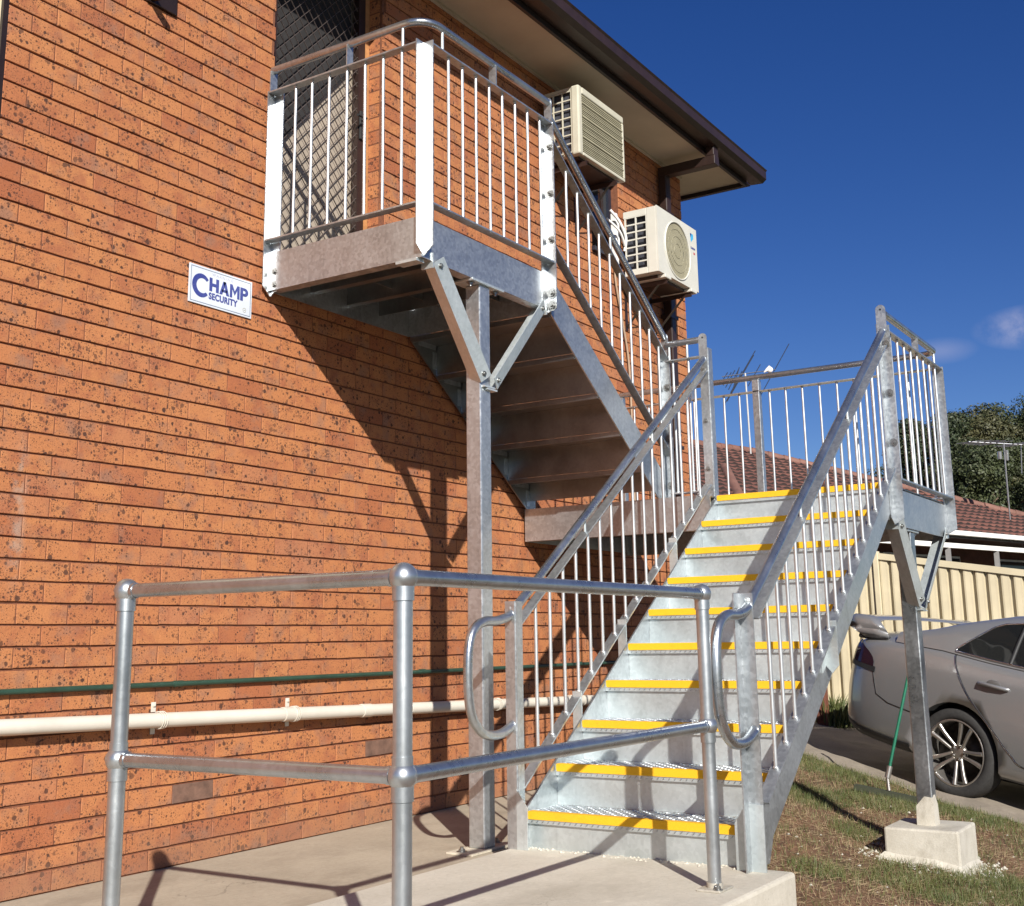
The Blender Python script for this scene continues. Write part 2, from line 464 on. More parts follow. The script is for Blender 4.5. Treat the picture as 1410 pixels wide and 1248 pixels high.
BLUE = plain('sign_blue', (0.014, 0.028, 0.20), 0.45, 0, 0.1, 20.0, 0)
FAINT = plain('faded_print', (0.42, 0.43, 0.52), 0.5, 0, 0.1, 30.0, 0)
RED = plain('faded_red_print', (0.45, 0.10, 0.10), 0.5, 0, 0.1, 30.0, 0)
CYAN = plain('light_blue_print', (0.07, 0.38, 0.62), 0.45, 0, 0.1, 20.0, 0)
BLACKR = plain('black_rubber', (0.022, 0.022, 0.022), 0.75, 0, 0.2, 20.0, 0.2)

def glass_dark(name, c=(0.02, 0.022, 0.025), r=0.06):
    M = Mat(name); M.col(c); M.rough(r); M.metal(0.0)
    M.set(M.p.inputs['IOR'], 1.5)
    return M.mat
GLASS = glass_dark('dark_glass')
# ------------------------------------------------------------------ ground
def sstep(x, a, b):
    t = np.clip((np.asarray(x, float) - a) / (b - a), 0, 1)
    return t * t * (3 - 2 * t)

def ground_z(u, v):
    """one plane falling away from the wall, flattening far out on both sides"""
    u = np.asarray(u, float); v = np.asarray(v, float)
    vv = np.where(v > 5.0, 5.0 + 2.0 * np.tanh((v - 5.0) / 2.0), v)
    vv = np.where(vv < -0.4, -0.4 + 1.0 * np.tanh((vv + 0.4) / 1.0), vv)
    z = 0.10 - 0.165 * vv
    near = sstep(u, 13.0, 11.0) * sstep(v, 6.0, 5.0)
    z = z + near * (0.012 * np.sin(u * 5.1 + v * 2.3) * np.cos(v * 4.3 - u * 1.7) + 0.006 * np.sin(u * 13.0 + 1.0) * np.sin(v * 15.0))
    # ground drops below the paving and the slab
    return np.where((v < 1.30) & (v > -8) & (u < 6.6), np.minimum(z, -0.10), z)

def cam_ray(px, py):
    return FW + RT * ((px - 711.0516) / 1653.656) - UP * ((py - 532.919) / 1653.656)
def at_depth(px, py, d):
    p = cam.matrix_world.translation + cam_ray(px, py) * d
    return Vector((p.x, -p.y, p.z))
def hit_ground(px, py):
    d = 2.0
    while d < 60:
        p = at_depth(px, py, d)
        if p.z < float(ground_z(p.x, p.y)): return p
        d += 0.01
    return at_depth(px, py, 12)

def grid_axis(a, b, lo, hi, fine, coarse_n):
    mid = list(np.arange(a, b + 1e-6, fine))
    left = [a - (a - lo) * (i / coarse_n) ** 2.2 for i in range(coarse_n, 0, -1)]
    right = [b + (hi - b) * (i / coarse_n) ** 2.2 for i in range(1, coarse_n + 1)]
    return np.array(left + mid + right)

def soil_mat():
    M = Mat('dry_soil')
    a = M.noise(3.2, 7.0, 0.65); b = M.noise(26.0, 5.0, 0.65); d = M.noise(120.0, 3.0, 0.6)
    c = M.ramp(M.math('ADD', M.math('MULTIPLY', a, 0.5), M.math('MULTIPLY', b, 0.5)),
               [(0.34, (0.075, 0.040, 0.024)), (0.48, (0.165, 0.085, 0.046)), (0.60, (0.235, 0.140, 0.075)), (0.72, (0.30, 0.215, 0.125))])
    c = M.mix(0.6, c, M.ramp(d, [(0.3, (0.55, 0.52, 0.5)), (0.72, (1.45, 1.4, 1.3))]), 'MULTIPLY')
    g = M.math('MULTIPLY', M.step(M.noise(1.9, 5.0, 0.6, M.n('ShaderNodeMapping', {'Vector': M.pos, 'Location': (3.0, 1.0, 0.0)}).outputs[0]), 0.52, 0.66), 0.45)
    c = M.mix(g, c, (0.095, 0.095, 0.035))
    sxy = M.n('ShaderNodeVectorMath', {0: M.n('ShaderNodeVectorMath', {0: M.pos, 1: (6.5, -2.5, 0.0)}, operation='SUBTRACT').outputs[0]}, operation='LENGTH').outputs['Value']
    c = M.mix(M.math('MULTIPLY', M.step(sxy, 5.5, 9.0), 0.85), c, M.ramp(a, [(0.35, (0.030, 0.036, 0.014)), (0.65, (0.075, 0.080, 0.030))]))
    M.col(c); M.rough(0.95)
    M.bump(M.math('ADD', b, M.math('MULTIPLY', d, 0.7)), 0.8, 0.02)
    return M.mat
SOIL = soil_mat()
gx = grid_axis(4.0, 13.0, -260, 900, 0.07, 16)
gy = grid_axis(-1.0, 5.0, -600, 400, 0.07, 16)
GU, GV = np.meshgrid(gx, gy, indexing='ij')
GZ = ground_z(GU, GV)
vs = np.stack([GU.ravel(), -GV.ravel(), GZ.ravel()], 1)
nx, ny = len(gx), len(gy)
ii, jj = np.meshgrid(np.arange(nx - 1), np.arange(ny - 1), indexing='ij')
q = (ii * ny + jj).ravel()
fs = np.stack([q, q + 1, q + ny + 1, q + ny], 1)
me = bpy.data.meshes.new('ground')
me.from_pydata(vs.tolist(), [], fs.tolist())
me.materials.append(SOIL)
me.polygons.foreach_set('use_smooth', [True] * len(me.polygons))
tag(link('ground', me), kind='structure')

# concrete driveway beyond the dirt strip, draped on the ground
def drape(name, corners, mat, nu=60, nv=24, lift=0.006):
    """bilinear patch between four (u, v) corners laid on the ground"""
    A, B, Cc, D = [np.array(p, float) for p in corners]
    vs = []; fs = []
    for i in range(nu + 1):
        for j in range(nv + 1):
            s, t = i / nu, j / nv
            p = (1 - s) * (1 - t) * A + s * (1 - t) * B + s * t * Cc + (1 - s) * t * D
            wob = 0.02 * math.sin(s * 23) * (1 - t) ** 8
            u, v = p[0] + wob, p[1] + wob
            vs.append((u, v, float(ground_z(u, v)) + lift))
    for i in range(nu):
        for j in range(nv):
            a = i * (nv + 1) + j
            fs.append((a, a + nv + 1, a + nv + 2, a + 1))
    mb = MB(); mb.add(vs, fs, 0, True)
    return mb.build(name, mat, kind='structure')
DRV_A = hit_ground(1112, 1042); DRV_B = hit_ground(1402, 1136)
dd = (DRV_B - DRV_A); dd.z = 0
pA = DRV_A - dd * 0.55; pB = DRV_B + dd * 3.0
drape('driveway', [(pA.x, pA.y), (pB.x, pB.y), (pB.x + 5.2, pB.y + 1.0), (12.1, pA.y)], DRIVE, 120, 30)

# footpath along the wall and the raised concrete landing slab of the stair
pm = MB(); pm.bbox(-3.5, 6.55, -0.02, 1.285, -0.40, 0.020, 0.008)
pm.build('path', PATH, kind='structure')
def slab():
    mb = MB()
    mb.bbox(-1.5, 4.13, 1.285, 2.545, -0.45, 0.090, 0.014)
    o = mb.build('landing_slab', SLAB)
    return tag(o, 'pale raised concrete slab under the foot of the steel stairs', 'slab')
slab()

# ------------------------------------------------------------------ brick building
BLD = thing('brick_building', (4.0, 0.0, 0.0), 'orange speckled brick two storey building with brown eaves and an upstairs door', 'building')
JZ = lambda j: 3.633 + 0.086 * j
OPEN = [  # u0, u1, z0, z1 : openings in the wall
    (3.836, 4.748, 2.905, 4.975),     # upstairs door
    (7.33, 7.80, 3.95, 4.70),        # window beside the air conditioners
    (1.15, 2.262, 2.57, 4.37)]        # window at the left end
U0, U1 = -1.2, 9.03
ZTOP = 5.09

# mortar core of the wall, cut round the openings
us = sorted({U0, U1, *[a for o in OPEN for a in o[:2]]})
zs_ = sorted({-0.3, ZTOP, *[a for o in OPEN for a in o[2:]]})
core = MB()
for i in range(len(us) - 1):
    for k in range(len(zs_) - 1):
        uc, zc = (us[i] + us[i + 1]) / 2, (zs_[k] + zs_[k + 1]) / 2
        if any(o[0] < uc < o[1] and o[2] < zc < o[3] for o in OPEN): continue
        core.box(us[i], us[i + 1], -0.110, -0.0085, zs_[k], zs_[k + 1])
core.build('wall', MORTAR, BLD)
back = MB()
back.box(U0, U1, -7.6, -7.5, -0.3, ZTOP); back.box(U0, U0 + 0.1, -7.5, -0.111, -0.3, ZTOP); back.box(U1 - 0.11, U1, -7.5, -0.111, -0.3, ZTOP)
back.build('wall', plain('plain_brick_red', (0.42, 0.17, 0.07), 0.85, 0, 0.25, 9.0, 0.3), BLD)

# the bricks
bricks = []
for j in range(-42, 18):
    zt = JZ(j)
    if zt - 0.086 > 5.03 or zt < 0.05: continue
    off = 2.375 if j % 2 == 0 else 2.495
    k0 = int(math.floor((U0 - off) / 0.24)) - 1
    for k in range(k0, 60):
        a, b = off + 0.24 * k, off + 0.24 * (k + 1)
        segs = [(max(a, U0), min(b, U1))]
        for o in OPEN:
            if zt - 0.086 + 0.02 < o[3] and zt - 0.02 > o[2]:
                ns = []
                for (s, e) in segs:
                    if e <= o[0] or s >= o[1]: ns.append((s, e)); continue
                    if s < o[0]: ns.append((s, o[0] + 0.002))
                    if e > o[1]: ns.append((o[1] - 0.002, e))
                segs = ns
        for (s, e) in segs:
            if e - s > 0.03: bricks.append((s, e, zt - 0.086, zt))

def brick_geo(L, H, seed, depth=0.022):
    """front face with worn arrises; origin at the middle of the face, outward is +v"""
    r = random.Random(seed)
    jt = lambda s=0.0011: r.uniform(-s, s)
    b = 0.0018
    x, z = L / 2, H / 2
    ring0 = [(-x, -depth, -z), (x, -depth, -z), (x, -depth, z), (-x, -depth, z)]
    mids = [(-x + jt(), -b, -z + jt()), (0, -b + jt(.0006), -z + jt(.0016)), (x + jt(), -b, -z + jt()),
            (x + jt(), -b, z + jt()), (0, -b + jt(.0006), z + jt(.0016)), (-x + jt(), -b, z + jt())]
    fr = [(p[0] - math.copysign(b, p[0]) if abs(p[0]) > .01 else 0.0, jt(.0009), p[2] - math.copysign(b, p[2])) for p in mids]
    vs = ring0 + mids + fr
    fs = [(0, 1, 6, 5, 4), (1, 2, 7, 6), (2, 3, 9, 8, 7), (3, 0, 4, 9)]
    for i in range(6):
        k = (i + 1) % 6
        fs.append((4 + i, 4 + k, 10 + k, 10 + i))
    fs += [(10, 11, 14, 15), (11, 12, 13, 14)]
    return vs, fs

def cam_proj(u, v, z):
    d = uvz(u, v, z) - cam.matrix_world.translation
    w = d.dot(FW)
    return 711.05 + 1653.656 * d.dot(RT) / w, 532.92 - 1653.656 * d.dot(UP) / w, w
def shown(b):
    x0, y0, w0 = cam_proj(b[0], 0, b[2]); x1, y1, w1 = cam_proj(b[1], 0, b[3])
    if w0 < 0.3 or x1 < 3 or x0 > 1407 or y0 < 3 or y1 > 1245: return 0.0
    return abs((x1 - x0) * (y0 - y1))
DARKB = [(3.451, 0.323), (4.786, 0.405)]
order = sorted(range(len(bricks)), key=lambda i: -shown(bricks[i]))
single = set(order[:290])
variants = []
for k in range(8):
    vs_, fs_ = brick_geo(0.2345, 0.0770, 100 + k)
    mb = MB(); mb.add(vs_, fs_); variants.append(mb.mesh('brick', BRICK))
vdark = []
DARKBRICK = plain('overburnt_brick', (0.155, 0.085, 0.058), 0.8, 0, 0.35, 18.0, 0.4)
vs_, fs_ = brick_geo(0.2345, 0.0770, 321); mb = MB(); mb.add(vs_, fs_); vdark = mb.mesh('brick', DARKBRICK)
rest = MB(); tints = []
for i, (a, b, z0, z1) in enumerate(bricks):
    c = ((a + b) / 2, R.uniform(-0.0008, 0.0008), (z0 + z1) / 2 + R.uniform(-0.0008, 0.0008))
    isdark = any(a < d[0] < b and z0 < d[1] < z1 for d in DARKB)
    if i in single or isdark:
        o = inst('brick', vdark if isdark else variants[R.randrange(8)], BLD, c)
        o.scale = ((b - a - 0.0048) / 0.2345, 1, 1)
        o.rotation_euler = (0, R.uniform(-0.003, 0.003), R.uniform(-0.003, 0.003))
    else:
        vs_, fs_ = brick_geo(b - a - 0.0048, 0.0770, 1000 + i)
        rest.add([(p[0] + c[0], p[1] + c[1], p[2] + c[2]) for p in vs_], fs_)
        tints += [min(R.random(), 0.95)] * len(vs_)
# the brick jamb beside the door, seen edge on
for j in range(-10, 17):
    zt = JZ(j); z0 = zt - 0.086
    if zt < 2.93 or z0 > 4.99: continue
    n0 = len(rest.v)
    rest.box(4.7465, 4.80, -0.104, -0.024, z0 + 0.0045, zt - 0.0045)
    tints += [R.random() * 0.95] * (len(rest.v) - n0)
# vertical joints are pointed almost flush, the bed joints are raked
pf = MB()
for j in range(-42, 18):
    zt = JZ(j)
    if zt - 0.086 > 5.03 or zt < 0.05: continue
    off = 2.375 if j % 2 == 0 else 2.495
    for k in range(-16, 29):
        u = off + 0.24 * k
        if not (U0 + 0.05 < u < U1 - 0.05): continue
        if any(o[0] - 0.01 < u < o[1] + 0.01 and zt - 0.086 < o[3] and zt > o[2] for o in OPEN): continue
        pf.box(u - 0.0030, u + 0.0030, -0.0086, R.uniform(-0.0030, -0.0016), zt - 0.0815, zt - 0.0045)
pf.build('mortar_joint', MORTAR, BLD, kind='stuff', recalc=True)
ro = rest.build('brick', BRICKJ, BLD, kind='stuff', recalc=True)
at_ = ro.data.attributes.new('tint', 'FLOAT', 'POINT')
at_.data.foreach_set('value', tints)

# ---- eaves: soffit, fascia, gutter, roof
so = MB(); so.box(-1.7, 9.46, 0.003, 0.435, 5.068, 5.078); so.box(9.033, 9.46, -8.0, 0.003, 5.068, 5.078)
so.build('soffit', SOFFIT, BLD)
tr = MB(); tr.box(-1.2, 9.03, 0.002, 0.022, 5.045, 5.066)
tr.build('soffit_trim', SOFFIT, BLD)
fa = MB(); fa.box(-1.7, 9.485, 0.437, 0.462, 5.030, 5.195); fa.box(9.462, 9.487, -8.0, 0.436, 5.030, 5.195)
fa.build('fascia', BROWN, BLD)
gu = MB()
prof = [(0.464, 5.075), (0.575, 5.068), (0.612, 5.098), (0.612, 5.170), (0.624, 5.186), (0.606, 5.192), (0.598, 5.112), (0.570, 5.085), (0.464, 5.090)]
gu.prism([(-1.7, p[0], p[1]) for p in prof], (11.30, 0, 0))
gu.prism([(9.488 + (p[0] - 0.464), -8.0, p[1]) for p in prof], (0, 8.45, 0))
gu.build('gutter', BROWNM, BLD)
rf = MB()
A = [(-1.75, 0.57, 5.198), (9.60, 0.57, 5.198), (9.60, -8.1, 5.198), (-1.75, -8.1, 5.198), (5.2, -3.8, 6.95), (-1.75, -3.8, 6.95)]
rf.add(A, [(0, 1, 4, 5), (1, 2, 4), (2, 3, 5, 4), (3, 0, 5), (0, 3, 2, 1)])
rf.build('roof', plain('brown_tile', (0.085, 0.045, 0.034), 0.7, 0, 0.3, 9.0, 0.4), BLD)
# square downpipe: drops from the gutter, runs back under the soffit, then down the wall
dp = MB()
dp.bbox(8.515, 8.615, 0.480, 0.555, 4.985, 5.09, 0.006)
dp.bbox(8.518, 8.612, 0.022, 0.560, 4.905, 4.988, 0.006)
dp.bbox(8.522, 8.608, 0.020, 0.098, 0.02, 4.91, 0.010)
for z in (4.55, 3.62, 2.5, 1.4):
    dp.box(8.492, 8.640, 0.010, 0.104, z, z + 0.03)
dp.build('downpipe', BROWNM, BLD)

# ---- upstairs doorway
dj = MB()
dj.box(4.700, 4.7455, -0.150, -0.104, 2.905, 4.975); dj.box(3.838, 3.884, -0.150, -0.104, 2.905, 4.975)
dj.build('door_jamb', TIMBER, BLD)
sf = MB()
sf.box(4.640, 4.699, -0.140, -0.098, 2.93, 4.95); sf.box(3.885, 3.944, -0.140, -0.098, 2.93, 4.95)
sf.box(3.944, 4.640, -0.140, -0.098, 4.88, 4.95); sf.box(3.944, 4.640, -0.140, -0.098, 2.93, 3.02)
sf.box(3.885, 4.699, -0.150, -0.004, 2.905, 2.928)
SCR = sf.build('security_door', BROWNM, BLD)
gr = MB()
pu, pz = 0.076, 0.082
cu0, cu1, cz0, cz1 = 3.944, 4.640, 3.02, 4.88
def clip_line(p, d):
    t0, t1 = -99.0, 99.0
    for a, b, lo, hi in ((p[0], d[0], cu0, cu1), (p[1], d[1], cz0, cz1)):
        ta, tb = (lo - a) / b, (hi - a) / b
        t0 = max(t0, min(ta, tb)); t1 = min(t1, max(ta, tb))
    return (t0, t1) if t1 > t0 + 0.01 else None
for sgn in (1, -1):
    for k in range(-40, 60):
        p = (cu0 + k * pu, cz0); d = (pu / 2, sgn * pz / 2 * 1.0)
        c = clip_line(p, d)
        if not c: continue
        a = (p[0] + d[0] * c[0], -0.108 - 0.0022 * (sgn < 0), p[1] + d[1] * c[0])
        b = (p[0] + d[0] * c[1], -0.108 - 0.0022 * (sgn < 0), p[1] + d[1] * c[1])
        gr.bar(a, b, 0.0062, 0.0020, (0, 1, 0))
gr.build('diamond_mesh', GRILLE, SCR)
lk = MB(); lk.bbox(4.648, 4.690, -0.098, -0.084, 3.90, 4.08, 0.004); lk.tube([(4.655, -0.08, 4.02), (4.655, -0.045, 4.02), (4.575, -0.045, 4.015)], 0.008, 8)
lk.build('door_handle', BLACKR, SCR)
fw = MB(); fw.box(3.885, 4.699, -0.215, -0.185, 2.93, 4.95)
DRP = fw.build('door', DOORP, BLD)
ct = MB(); ct.prism([(3.90, -0.158, 3.50), (4.12, -0.158, 3.76), (4.36, -0.158, 4.05), (4.635, -0.158, 4.36), (4.635, -0.158, 4.90), (3.90, -0.158, 4.90)], (0, -0.006, 0))  # dark sheet added to stand in for the diagonal shade on the door
ct.build('shade_sheet', plain('shade_sheet_dark', (0.022, 0.020, 0.020), 0.95, 0, 0.3, 9.0, 0), BLD)
vd = MB(); vd.box(3.70, 4.90, -0.9, -0.225, 2.85, 5.03); vd.build('hallway_lining', DARK, BLD)

# ---- window beside the air conditioners and the one at the left end
def window(u0, u1, z0, z1, frame, pane, rows, cols, fw_=0.045, depth=-0.07):
    f = MB()
    f.box(u0, u1, depth - 0.04, depth, z1 - fw_, z1); f.box(u0, u1, depth - 0.04, depth, z0, z0 + fw_)
    f.box(u0, u0 + fw_, depth - 0.04, depth, z0 + fw_, z1 - fw_); f.box(u1 - fw_, u1, depth - 0.04, depth, z0 + fw_, z1 - fw_)
    for c in range(1, cols):
        x = u0 + (u1 - u0) * c / cols
        f.box(x - 0.02, x + 0.02, depth - 0.035, depth - 0.004, z0 + fw_, z1 - fw_)
    w = f.build('window', frame, BLD)
    p = MB(); p.box(u0 + fw_ - 0.002, u1 - fw_ + 0.002, depth - 0.030, depth - 0.024, z0 + fw_ - 0.002, z1 - fw_ + 0.002)
    p.build('pane', pane, w)
    s = MB(); s.box(u0 - 0.01, u1 + 0.01, depth - 0.03, 0.028, z0 - 0.035, z0 - 0.001)
    s.build('sill', BRICKJ if False else frame, w)
    v = MB(); v.box(u0 + 0.002, u1 - 0.002, -0.6, -0.145, z0, z1); v.build('room_lining', DARK, w)
    return w
window(7.33, 7.80, 3.95, 4.70, plain('dark_blue_frame', (0.020, 0.024, 0.040), 0.4, 0.2, 0.2, 9.0, 0), GLASS, 1, 1)
# left window: brown reveal strip against the brick, then a cream blind close to the face
lw = MB()
lw.box(2.236, 2.261, -0.11, -0.002, 2.573, 4.367); lw.box(1.153, 1.18, -0.11, -0.002, 2.573, 4.367)
lw.box(1.18, 2.236, -0.11, -0.002, 2.573, 2.61); lw.box(1.18, 2.236, -0.11, -0.002, 4.33, 4.367)
LW = lw.build('window', BROWN, BLD)
bl_ = MB(); bl_.box(1.18, 2.2355, -0.030, -0.018, 2.61, 4.33); bl_.build('blind', CREAM, LW)

# ------------------------------------------------------------------ fittings on the wall
fx = MB()
fx.bbox(2.965, 3.143, 0.0005, 0.018, 3.975, 4.26, 0.004)
fx.prism([(2.975, 0.018, 3.985), (3.003, 0.018, 3.985), (3.003, 0.115, 3.972), (2.975, 0.115, 3.972)], (0, 0, 0.03))
fx.build('wall_bracket', BROWN, label='dark brown metal wall bracket high on the brick above the white sign', cat='bracket')

# white waste pipe and thin green pipe running along the wall
def wpz(u): return 0.668 - 0.0258 * (u - 2.43)
pb = MB()
pb.tube([(1.0, 0.052, wpz(1.0)), (8.9, 0.052, wpz(8.9))], 0.0315, 20)
for u in (4.55, 2.1, 6.9, 3.96):
    pb.tube([(u, 0.052, wpz(u)), (u + 0.075, 0.052, wpz(u + 0.075))], 0.0345, 20)
WP = pb.build('waste_pipe', PVC, label='cream plastic waste pipe clipped low along the brick wall', cat='pipe')
for u in (3.19, 4.03, 4.93, 5.83, 6.73, 2.35):
    cb = MB()
    cb.tube(arc((u, 0.052, wpz(u)), (0, 0.0365, 0), (0, 0, 0.0365), -2.2, 2.2, 14), 0.0022, 6)
    cb.tube(arc((u + 0.012, 0.052, wpz(u)), (0, 0.0365, 0), (0, 0, 0.0365), -2.2, 2.2, 14), 0.0022, 6)
    cb.tube(arc((u + 0.024, 0.052, wpz(u)), (0, 0.0365, 0), (0, 0, 0.0365), -2.2, 2.2, 14), 0.0022, 6)
    cb.box(u, u + 0.024, 0.003, 0.007, wpz(u) + 0.033, wpz(u) + 0.075)
    cb.box(u, u + 0.024, 0.003, 0.007, wpz(u) - 0.06, wpz(u) - 0.033)
    cb.bolt((u + 0.012, 0.007, wpz(u) + 0.062), (0, 1, 0), 0.006, 0.004, stud=False)
    cb.build('pipe_clip', PVC, WP)
gb = MB()
gb.tube([(0.8, 0.019, 0.800), (3.3, 0.019, 0.797), (3.31, 0.019, 0.797), (9.0, 0.019, 0.792)], 0.0120, 12)
for u in (3.3, 5.1, 6.9): gb.tube([(u, 0.019, 0.797), (u + 0.05, 0.019, 0.797)], 0.0145, 12)
gb.build('water_pipe', GREENP, label='thin dark green pipe running along the wall above the cream pipe', cat='pipe')

# security sign
SG = thing('security_sign', (3.505, 0.004, 2.66), 'white security company sign with blue lettering on the brick wall', 'sign')
sb = MB(); sb.bbox(3.298, 3.712, 0.002, 0.0085, 2.568, 2.760, 0.0015)
sb.build('sign_panel', SIGNW, SG)
br = MB()
for (a, b, c, d) in ((3.307, 3.703, 2.7475, 2.7510), (3.307, 3.703, 2.5765, 2.580), (3.307, 3.3105, 2.580, 2.7475), (3.6995, 3.703, 2.580, 2.7475)):
    br.box(a, b, 0.0082, 0.0092, c, d)
br.build('border_line', plain('border_grey', (0.16, 0.20, 0.26), 0.5, 0, 0.1, 20.0, 0), SG)
def text_part(body, size, u, v, z, mat, parent, name='lettering', bold=0.0, sx=1.0, shear=0.0, facing='v', spacing=1.0, ext=0.0006, align='LEFT'):
    cu = bpy.data.curves.new(name, 'FONT')
    cu.body = body; cu.size = size; cu.extrude = ext; cu.offset = bold; cu.shear = shear
    cu.space_character = spacing; cu.align_x = align
    tmp = bpy.data.objects.new('tmp', cu)
    me = bpy.data.meshes.new_from_object(tmp)
    bpy.data.objects.remove(tmp); bpy.data.curves.remove(cu)
    me.name = name; me.materials.clear(); me.materials.append(mat)
    o = link(name, me, parent)
    o.location = uvz(u, v, z) - root_loc(parent)
    o.rotation_euler = (math.radians(90), 0, 0)
    o.scale = (sx, 1, 1)
    return o
def flat_shape(polys, name='lettering', mat=BLUE, v=0.0084, t=0.0011):
    mb = MB()
    for q in polys: mb.prism([(a_, v, b_) for a_, b_ in q], (0, t, 0))
    return mb.build(name, mat, SG)
n = 26
o_arc = arc((3.374, 0, 2.6625), (0.0575, 0, 0), (0, 0, 0.0590), math.radians(38), math.radians(318), n)
i_arc = arc((3.381, 0, 2.6625), (0.0375, 0, 0), (0, 0, 0.0370), math.radians(44), math.radians(310), n)
flat_shape([[(o_arc[i].x, o_arc[i].z), (o_arc[i + 1].x, o_arc[i + 1].z), (i_arc[i + 1].x, i_arc[i + 1].z), (i_arc[i].x, i_arc[i].z)] for i in range(n)])
zb_, zt_, sw = 2.648, 2.716, 0.0185
zm = (zb_ + zt_) / 2
R_ = lambda a_, b_, c_, d_: [(a_, c_), (b_, c_), (b_, d_), (a_, d_)]
flat_shape([R_(3.426, 3.426 + sw, zb_, zt_), R_(3.469, 3.469 + sw, zb_, zt_), R_(3.426 + sw, 3.469, zm - 0.008, zm + 0.008)])
flat_shape([[(3.492, zb_), (3.492 + sw, zb_), (3.5335, zt_), (3.5155, zt_)], [(3.557, zb_), (3.557 - sw, zb_), (3.5156, zt_), (3.5336, zt_)], R_(3.508, 3.541, zb_ + 0.014, zb_ + 0.027)])
flat_shape([R_(3.561, 3.561 + 0.0155, zb_, zt_), R_(3.6105, 3.626, zb_, zt_), [(3.5765, zt_), (3.5765, zt_ - 0.024), (3.5935, zb_ + 0.014), (3.5935, zb_ + 0.036)], [(3.6105, zt_), (3.5935, zb_ + 0.036), (3.5935, zb_ + 0.014), (3.6105, zt_ - 0.024)]])
pa_o = arc((3.662, 0, zt_ - 0.0215), (0.023, 0, 0), (0, 0, 0.0215), -math.pi / 2, math.pi / 2, 10); pa_i = arc((3.658, 0, zt_ - 0.0215), (0.0085, 0, 0), (0, 0, 0.0075), -math.pi / 2, math.pi / 2, 10)
flat_shape([R_(3.631, 3.631 + sw, zb_, zt_), R_(3.6495, 3.662, zt_ - 0.014, zt_), R_(3.6495, 3.662, zt_ - 0.043, zt_ - 0.029)] + [[(pa_o[i].x, pa_o[i].z), (pa_o[i + 1].x, pa_o[i + 1].z), (pa_i[i + 1].x, pa_i[i + 1].z), (pa_i[i].x, pa_i[i].z)] for i in range(10)])
text_part('SECURITY', 0.0445, 3.424, 0.0087, 2.6085, BLUE, SG, bold=0.0019, sx=0.90, spacing=1.07)
text_part('WARNING', 0.021, 3.44, 0.0087, 2.727, FAINT, SG, sx=1.15, spacing=1.35)
bd = MB(); bd.tube(arc((3.662, 0.0087, 2.603), (0.011, 0, 0), (0, 0, 0.011), 0, 6.28, 14), 0.0012, 5); bd.tube([(3.655, 0.0087, 2.603), (3.669, 0.0087, 2.603)], 0.0012, 5)
bd.build('emblem', plain('emblem_olive', (0.28, 0.27, 0.18), 0.5, 0, 0.1, 20.0, 0), SG)

# ------------------------------------------------------------------ air conditioners
def side_grid(mb, u, v0, v1, z0, z1, cols, rows, t=0.008, proud=0.006):
    for c in range(cols + 1):
        v = v0 + (v1 - v0) * c / cols
        mb.box(u - proud, u + 0.004, v - t / 2, v + t / 2, z0, z1)
    for r in range(rows + 1):
        z = z0 + (z1 - z0) * r / rows
        mb.box(u - proud + 0.001, u + 0.004, v0, v1, z - t / 2, z + t / 2)

def wall_brackets(parent, us_, v1, z, mat):
    for u in us_:
        b = MB()
        b.bar((u, 0.004, z), (u, v1, z), 0.036, 0.004, (1, 0, 0)); b.bar((u - 0.018, 0.004, z - 0.018), (u - 0.018, v1, z - 0.018), 0.036, 0.004, (0, 0, 1))
        b.box(u - 0.02, u + 0.02, 0.001, 0.006, z - 0.36, z + 0.02)
        b.bar((u, 0.008, z - 0.33), (u, v1 * 0.8, z - 0.02), 0.03, 0.004, (1, 0, 0))
        b.build('wall_bracket', mat, parent)

AC1 = thing('air_conditioner', (6.85, 0.23, 4.35), 'upper boxy air conditioner with ribbed front grille under the eave', 'air conditioner', 'air conditioner units on the wall')
a0, a1, y0, y1, z0, z1 = 6.50, 7.195, 0.085, 0.375, 4.348, 4.868
b = MB()
b.box(a0 + 0.03, a1, y0, y1 - 0.030, z0, z0 + 0.02); b.box(a0 + 0.01, a1, y0, y1 - 0.03, z1 - 0.022, z1)
b.box(a1 - 0.02, a1, y0, y1 - 0.03, z0 + 0.02, z1 - 0.022)
b.bbox(a0, a0 + 0.055, y1 - 0.065, y1, z0 - 0.004, z1 + 0.004, 0.012)
b.bbox(a0 + 0.056, a1, y1 - 0.030, y1, z1 - 0.050, z1 + 0.003, 0.008); b.bbox(a0 + 0.056, a1, y1 - 0.03, y1, z0 - 0.003, z0 + 0.022, 0.006)
b.bbox(a1 - 0.022, a1 + 0.002, y1 - 0.03, y1 - 0.0005, z0 + 0.0225, z1 - 0.0505, 0.006)
b.build('casing', ACB, AC1)
b = MB(); b.box(a0 + 0.03, a1 - 0.021, y0 + 0.03, y1 - 0.067, z0 + 0.021, z1 - 0.023); b.build('coil', COIL, AC1)
b = MB()
for k in range(30):
    z = z0 + 0.034 + k * (z1 - z0 - 0.10) / 29
    b.box(a0 + 0.056, a1 - 0.022, y1 - 0.016, y1 - 0.004, z - 0.0035, z + 0.0035)
for k in range(1, 8):
    z = z0 + 0.034 + k * (z1 - z0 - 0.10) / 8
    b.box(a0 + 0.056, a1 - 0.022, y1 - 0.006, y1 + 0.001, z - 0.004, z + 0.004)
for k in range(1, 40):
    u = a0 + 0.056 + k * (a1 - a0 - 0.078) / 40
    b.box(u - 0.0017, u + 0.0017, y1 - 0.012, y1 - 0.0075, z0 + 0.022, z1 - 0.05)
b.build('front_grille', plain('olive_grille', (0.30, 0.275, 0.185), 0.55, 0, 0.1, 9.0, 0), AC1, kind='stuff')
